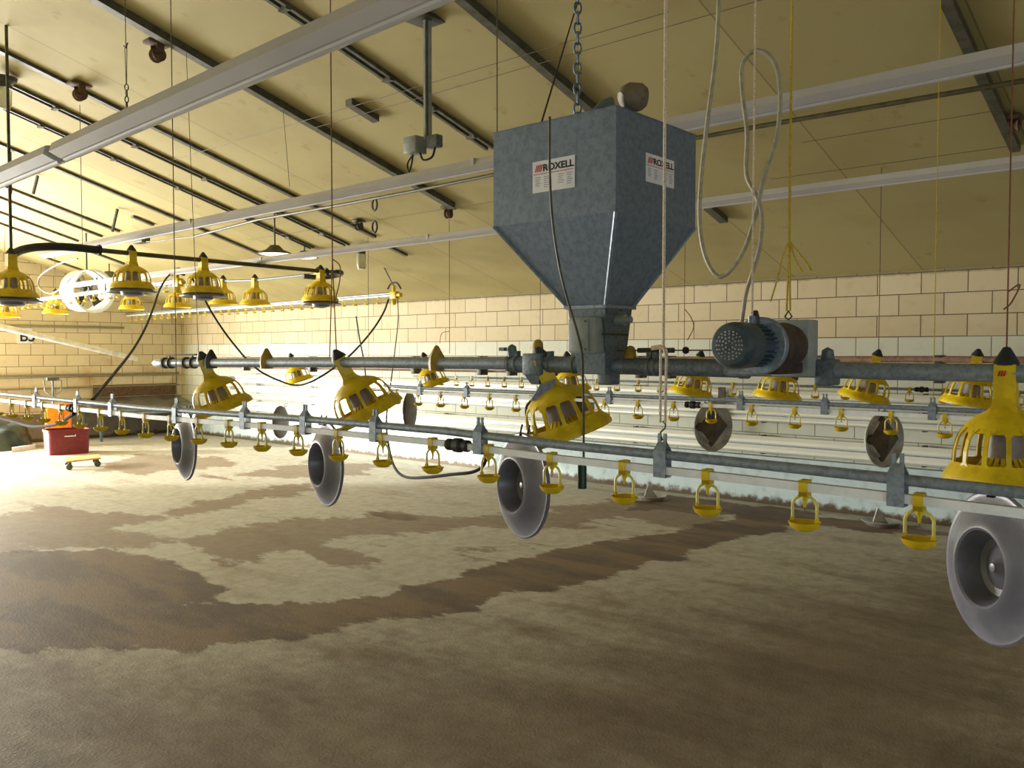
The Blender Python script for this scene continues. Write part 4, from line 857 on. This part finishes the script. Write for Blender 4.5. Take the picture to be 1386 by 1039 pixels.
part(MB().tube(bez([V(c.x - .03, c.y + .10, zb - .08), V(c.x - .04, c.y + .10, zb - .14), V(c.x - .04, c.y + .13, zb - .19), V(c.x - .03, c.y + .15, zb - .13), V(c.x - .02, c.y + .11, zb - .08)], 5), .006, 6), 'loop_cable', 'black', vd)
part(MB().tube(bez([V(c.x - .02, c.y + .04, zb - .08), V(c.x - .03, c.y - .0, zb - .13), V(c.x - .02, c.y - .07, zb - .12), V(c.x, c.y - .08, zb - .05)], 5), .007, 6), 'loop_cable', 'black', vd)
def brk(p0, p1, lab):
    a, b_ = at(*p0, ceil=.0), at(*p1, ceil=.0); y = (a.y + b_.y) / 2
    mb = MB().frustum([V(a.x, y - .04, a.z - .001), V(a.x, y + .04, a.z - .001), V(a.x, y + .04, a.z - .05), V(a.x, y - .04, a.z - .05)], [V(b_.x, y - .04, b_.z - .001), V(b_.x, y + .04, b_.z - .001), V(b_.x, y + .04, b_.z - .05), V(b_.x, y - .04, b_.z - .05)])
    tag(mb.build('ceiling_bracket', M['rail'], smooth=False), lab, 'bracket', 'short brackets on the ceiling')
brk((471, 134), (510, 157), 'short dark bracket on the ceiling left of the vertical conduit'); brk((956, 276), (982, 294), 'short dark bracket on the ceiling right of the hopper')
# lit dish lamps
def dishlamp(px, py, X, lab, s):
    c = at(px, py, X=X); t = empty('dish_lamp', c, lab, 'lamp', 'white dish lamps at the left')
    part(MB().lathe([(0, .10 * s), (.05 * s, .10 * s), (.10 * s, .05 * s), (.20 * s, .01), (.205 * s, 0), (.19 * s, .0), (.09 * s, .035 * s), (0, .06 * s)], 24, Matrix.Translation(c)), 'shade', 'rail', t)
    part(MB().lathe([(0, -.02 * s), (.12 * s, -.008 * s), (.18 * s, .006), (0, .006)], 24, Matrix.Translation(c)), 'glowing_glass', 'lamp', t)
    part(MB().tube([c + V(0, 0, .09 * s), V(c.x, c.y, ceil_z(c.x))], .01, 6), 'hanging_cable', 'rail', t)
dishlamp(372, 344, 5.6, 'brightly lit dish lamp in front of the farthest light trough', 1.0); dishlamp(412, 349, 6.6, 'smaller lit dish lamp right of the brightest lamp', .9); dishlamp(148, 378, 5.6, 'lit dish lamp between the round fan and the raised pan', 1.3) if 0 else dishlamp(148, 378, 6.3, 'lit dish lamp between the round fan and the raised pan', 1.3)

# ------------------------------------------------------------------ things on the floor at the far left
def obox(A, Bp, depthdir, d, z0, z1): pass
A_ = at(65, 617, Z=0); B_ = at(123, 614, Z=0); ux = (B_ - A_).normalized(); uy = V(-ux.y, ux.x, 0)
if uy.dot(FW) < 0: uy = -uy
tux, tuy = ux, uy
uy = (at(50, 610, Z=0) - A_).normalized(); ux = V(uy.y, -uy.x, 0); Wn = .3
while True:
    q = A_ + ux * Wn - CAM
    if 693 + F * q.dot(RT) / q.dot(FW) > 123 or Wn > 1.2: break
    Wn += .005
W_c = Wn; B_ = A_ + ux * Wn; Dc = .45; Hc = at(65, 583, X=A_.x).z; Hc = max(.3, min(.5, Hc))
cr = empty('plastic_crate', (A_ + B_) / 2 + uy * Dc / 2, 'maroon plastic crate with hand hole on the floor in front of the orange truck body', 'crate')
def rr(w_, d_, rad, n=5):
    pts = []
    for cx_, cy_, a0 in ((w_ / 2 - rad, d_ / 2 - rad, 0), (-w_ / 2 + rad, d_ / 2 - rad, PI / 2), (-w_ / 2 + rad, -d_ / 2 + rad, PI), (w_ / 2 - rad, -d_ / 2 + rad, 3 * PI / 2)):
        for k in range(n + 1): a = a0 + k * PI / 2 / n; pts.append((cx_ + rad * math.cos(a), cy_ + rad * math.sin(a)))
    return pts
def loft(mb, rings, cen):
    vs = [[mb.b.verts.new(cen + ux * x + uy * y + V(0, 0, z)) for x, y in pts] for pts, z in rings]
    for a, b_ in zip(vs, vs[1:]):
        for k in range(len(a)): mb.b.faces.new((a[k], a[(k + 1) % len(a)], b_[(k + 1) % len(a)], b_[k]))
    mb.b.faces.new(vs[0][::-1]); mb.b.faces.new(vs[-1]); return mb
cen = cr.location.copy()
mb = MB(); loft(mb, [(rr(W_c * .95, Dc * .93, .07), .0), (rr(W_c * .98, Dc * .98, .07), Hc * .9), (rr(W_c * 1.02, Dc * 1.03, .07), Hc * .9), (rr(W_c * 1.02, Dc * 1.03, .07), Hc), (rr(W_c * .96, Dc * .95, .06), Hc), (rr(W_c * .92, Dc * .9, .06), .03)], cen)
part(mb, 'tub', 'maroon', cr)
hc = cen - uy * (Dc * .495) + V(0, 0, Hc * .76)
part(MB().add([hc + ux * x + V(0, 0, z) - uy * y for x, z, y in ((-.07, -.015, .002), (.09, -.015, .002), (.09, .02, .002), (.08, .02, .002), (.08, .0, .002), (-.07, 0, .002))], [(0, 1, 2, 3, 4, 5)]), 'hand_hole', 'paper', cr, False)
ux, uy = tux, tuy
# pallet truck
pt = at(80, 606, Z=0) + uy * .25; tr = empty('pallet_truck', pt, 'orange pallet truck body with grey loop handle behind the maroon crate', 'truck')
wT = at(96, 560, X=pt.x) - at(63, 560, X=pt.x); wT = .40; hT = at(80, 546, X=pt.x).z
mb = MB(); loft(mb, [(rr(wT, .22, .05), .05), (rr(wT, .22, .05), hT * .75), (rr(wT * .98, .2, .05), hT * .97), (rr(wT * .92, .17, .05), hT)], pt); part(mb, 'body', 'orange', tr)
for s in (-1, 1):
    f0 = pt + ux * (s * .14) + uy * .1; part(MB().tube([f0 + V(0, 0, .07), f0 + uy * .55 + V(0, 0, .07)], .05, 4), 'fork', 'orange', tr)
hs = pt - ux * .07; ht = at(66, 512, X=pt.x).z
part(MB().tube([hs + V(0, 0, hT - .02), hs + V(0, 0, ht - .02)], .018, 8), 'handle_stem', 'galv_dark', tr)
hz = [hs + ux * x + V(0, 0, z) for x, z in ((0, ht - .30), (-.12, ht - .20), (-.13, ht - .03), (0, ht), (.13, ht - .03), (.12, ht - .20))]
part(MB().tube(hz, .014, 8, closed=True), 'loop_handle', 'sheet', tr); part(MB().box((hs.x - .10, hs.y - .03, ht - .03), (hs.x + .10, hs.y + .03, ht + .03), bev=.01), 'grip_head', 'rail', tr)
part(MB().tube([pt - ux * .06 + V(0, 0, .08), pt + ux * .06 + V(0, 0, .08)], .08, 16), 'steering_wheel', 'black', tr)
# dolly
d0 = at(92, 636, Z=0); d1 = at(134, 631, Z=0); dm = (d0 + d1) / 2 + uy * .2; dx = (d1 - d0).normalized()
dl = empty('board_dolly', dm, 'small plywood dolly with castors on the sunlit floor before the crate', 'dolly')
L_ = (d1 - d0).length; part(MB().frustum([dm + dx * s * (L_ / 2 + .03) + uy * t * .24 + V(0, 0, .105) for s, t in ((-1, -1), (1, -1), (1, 1), (-1, 1))], [dm + dx * s * (L_ / 2 + .03) + uy * t * .24 + V(0, 0, .125) for s, t in ((-1, -1), (1, -1), (1, 1), (-1, 1))]), 'board', 'wood', dl, False)
for s, t in ((-1, -1), (1, -1), (1, 1), (-1, 1)):
    c = dm + dx * s * (L_ / 2 - .02) + uy * t * .2
    w_ = part(MB().tube([c - uy * .022 + V(0, 0, .042), c + uy * .022 + V(0, 0, .042)], .042, 14), 'castor_wheel', 'rail', dl)
    part(MB().tube([c + V(0, 0, .045), c + V(0, 0, .105)], .016, 8), 'castor_fork', 'dark_metal', dl)
# plank on the floor, sheet-covered heap
q0, q1 = at(16, 612, Z=0), at(48, 607, Z=0); tag(MB().frustum([q0, q1, q1 + uy * .10, q0 + uy * .10], [p + V(0, 0, .07) for p in (q0, q1, q1 + uy * .10, q0 + uy * .10)]).build('white_plank', M['white'], smooth=False), 'short white plank lying left of the maroon crate', 'plank')
b2 = bmesh.new(); bmesh.ops.create_icosphere(b2, subdivisions=4, radius=1); hc = at(2, 606, Z=0) - uy * .1
for v in b2.verts:
    n_ = noise.noise(v.co * 1.7) * .3 + noise.noise(v.co * 4) * .12; v.co *= 1 + n_; v.co.z = max(v.co.z, -.02) * .42; v.co.x *= .52; v.co.y *= .45; v.co = hc + v.co
hm_ = MB(); hm_.merge(b2); tag(hm_.build('covered_heap', M['sack']), 'dark green heap of sheeting on the floor at the left edge', 'sheeting')
# steel trough and board in the far corner
qx0, qx1 = 6.6, 8.5; stt = empty('steel_trough', (7.5, YE - .45, 0), 'sheet steel trough standing in the far corner below the brown board', 'trough')
part(MB().prism([V(0, YE - .85, .52), V(0, YE - .05, .74), V(0, YE - .05, .70), V(0, YE - .83, .48)], V(qx0, 0, 0), V(qx1, 0, 0)), 'sheet_top', 'sheet', stt, False)
part(MB().box((qx0, YE - .84, .46), (qx1, YE - .82, .56)), 'front_lip', 'galv', stt, False)
for x in (qx0 + .05, qx1 - .05):
    for y in (YE - .80, YE - .12): part(MB().box((x - .02, y - .02, 0), (x + .02, y + .02, .5)), 'leg', 'galv_dark', stt, False)
tag(MB().box((6.85, YE - .04, .76), (8.45, YE - .015, .98)).build('brown_board', M['wood'] if 0 else M['rust'], smooth=False), 'brown board against the far wall above the steel trough', 'board')
# far wall: pipes, sign
for i, (y, xa, lab) in enumerate(((441, 168, 'upper thin grey pipe along the far wall above the sign'), (507, 242, 'long thin grey pipe along the far wall below the sign'), (524, 242, 'lowest thin pipe along the far wall'))):
    a, b_ = at(-40, y, Y=YE - .04), at(xa, y + (0 if i else 1), Y=YE - .04); b_.z = a.z = (a.z + b_.z) / 2
    tag(MB().tube([a, b_], .022 if i < 2 else .016, 8).build('wall_pipe', M['hose_grey']), lab, 'pipe')
wire([at(-20, 437, Y=15.4), at(185, 485, Y=15.4)], .05, 'cream_metal', 'leaning_pipe', 'pale slanting pipe in front of the far wall, crossing the sign', 'pipe', n=12)
sg = empty('wall_sign', at(33, 457, Y=YE), 'white sign with black characters B5 on the far wall', 'sign')
a, b_ = at(24, 463, Y=YE - .03), at(44, 446, Y=YE - .03)
part(MB().box((a.x, YE - .02, a.z - .02), (b_.x, YE, b_.z + .02)), 'plate', 'paper', sg, False)
Mx = Matrix.Translation(V(a.x + .03, YE - .024, a.z + .02) - sg.location) @ Matrix.Rotation(PI / 2, 4, 'X'); text_mesh('B5', .26, M['ink'], Mx, sg, 'lettering', .02, .95)
# spare dishes by the wall
for px, py, lab in ((881, 676, 'pale metal dish with upright fin on the floor near the plinth, below the hopper outlet'), (1192, 711, 'pale metal dish with upright fin on the floor left of the large dish')):
    c = at(px, py, Z=0); t = empty('floor_dish', c, lab, 'dish', 'spare dishes on the floor')
    part(MB().lathe([(0, .012), (.10, .012), (.165, .05), (.17, .046), (.11, 0), (0, 0)], 28, Matrix.Translation(c)), 'plate', 'dishmetal', t)
    part(MB().prism([V(c.x - .07, c.y + .05, .01), V(c.x + .07, c.y - .05, .01), V(c.x - .02, c.y + .02, .17)], V(0, 0, 0), V(.01, .012, 0)), 'fin', 'dishmetal', t, False)
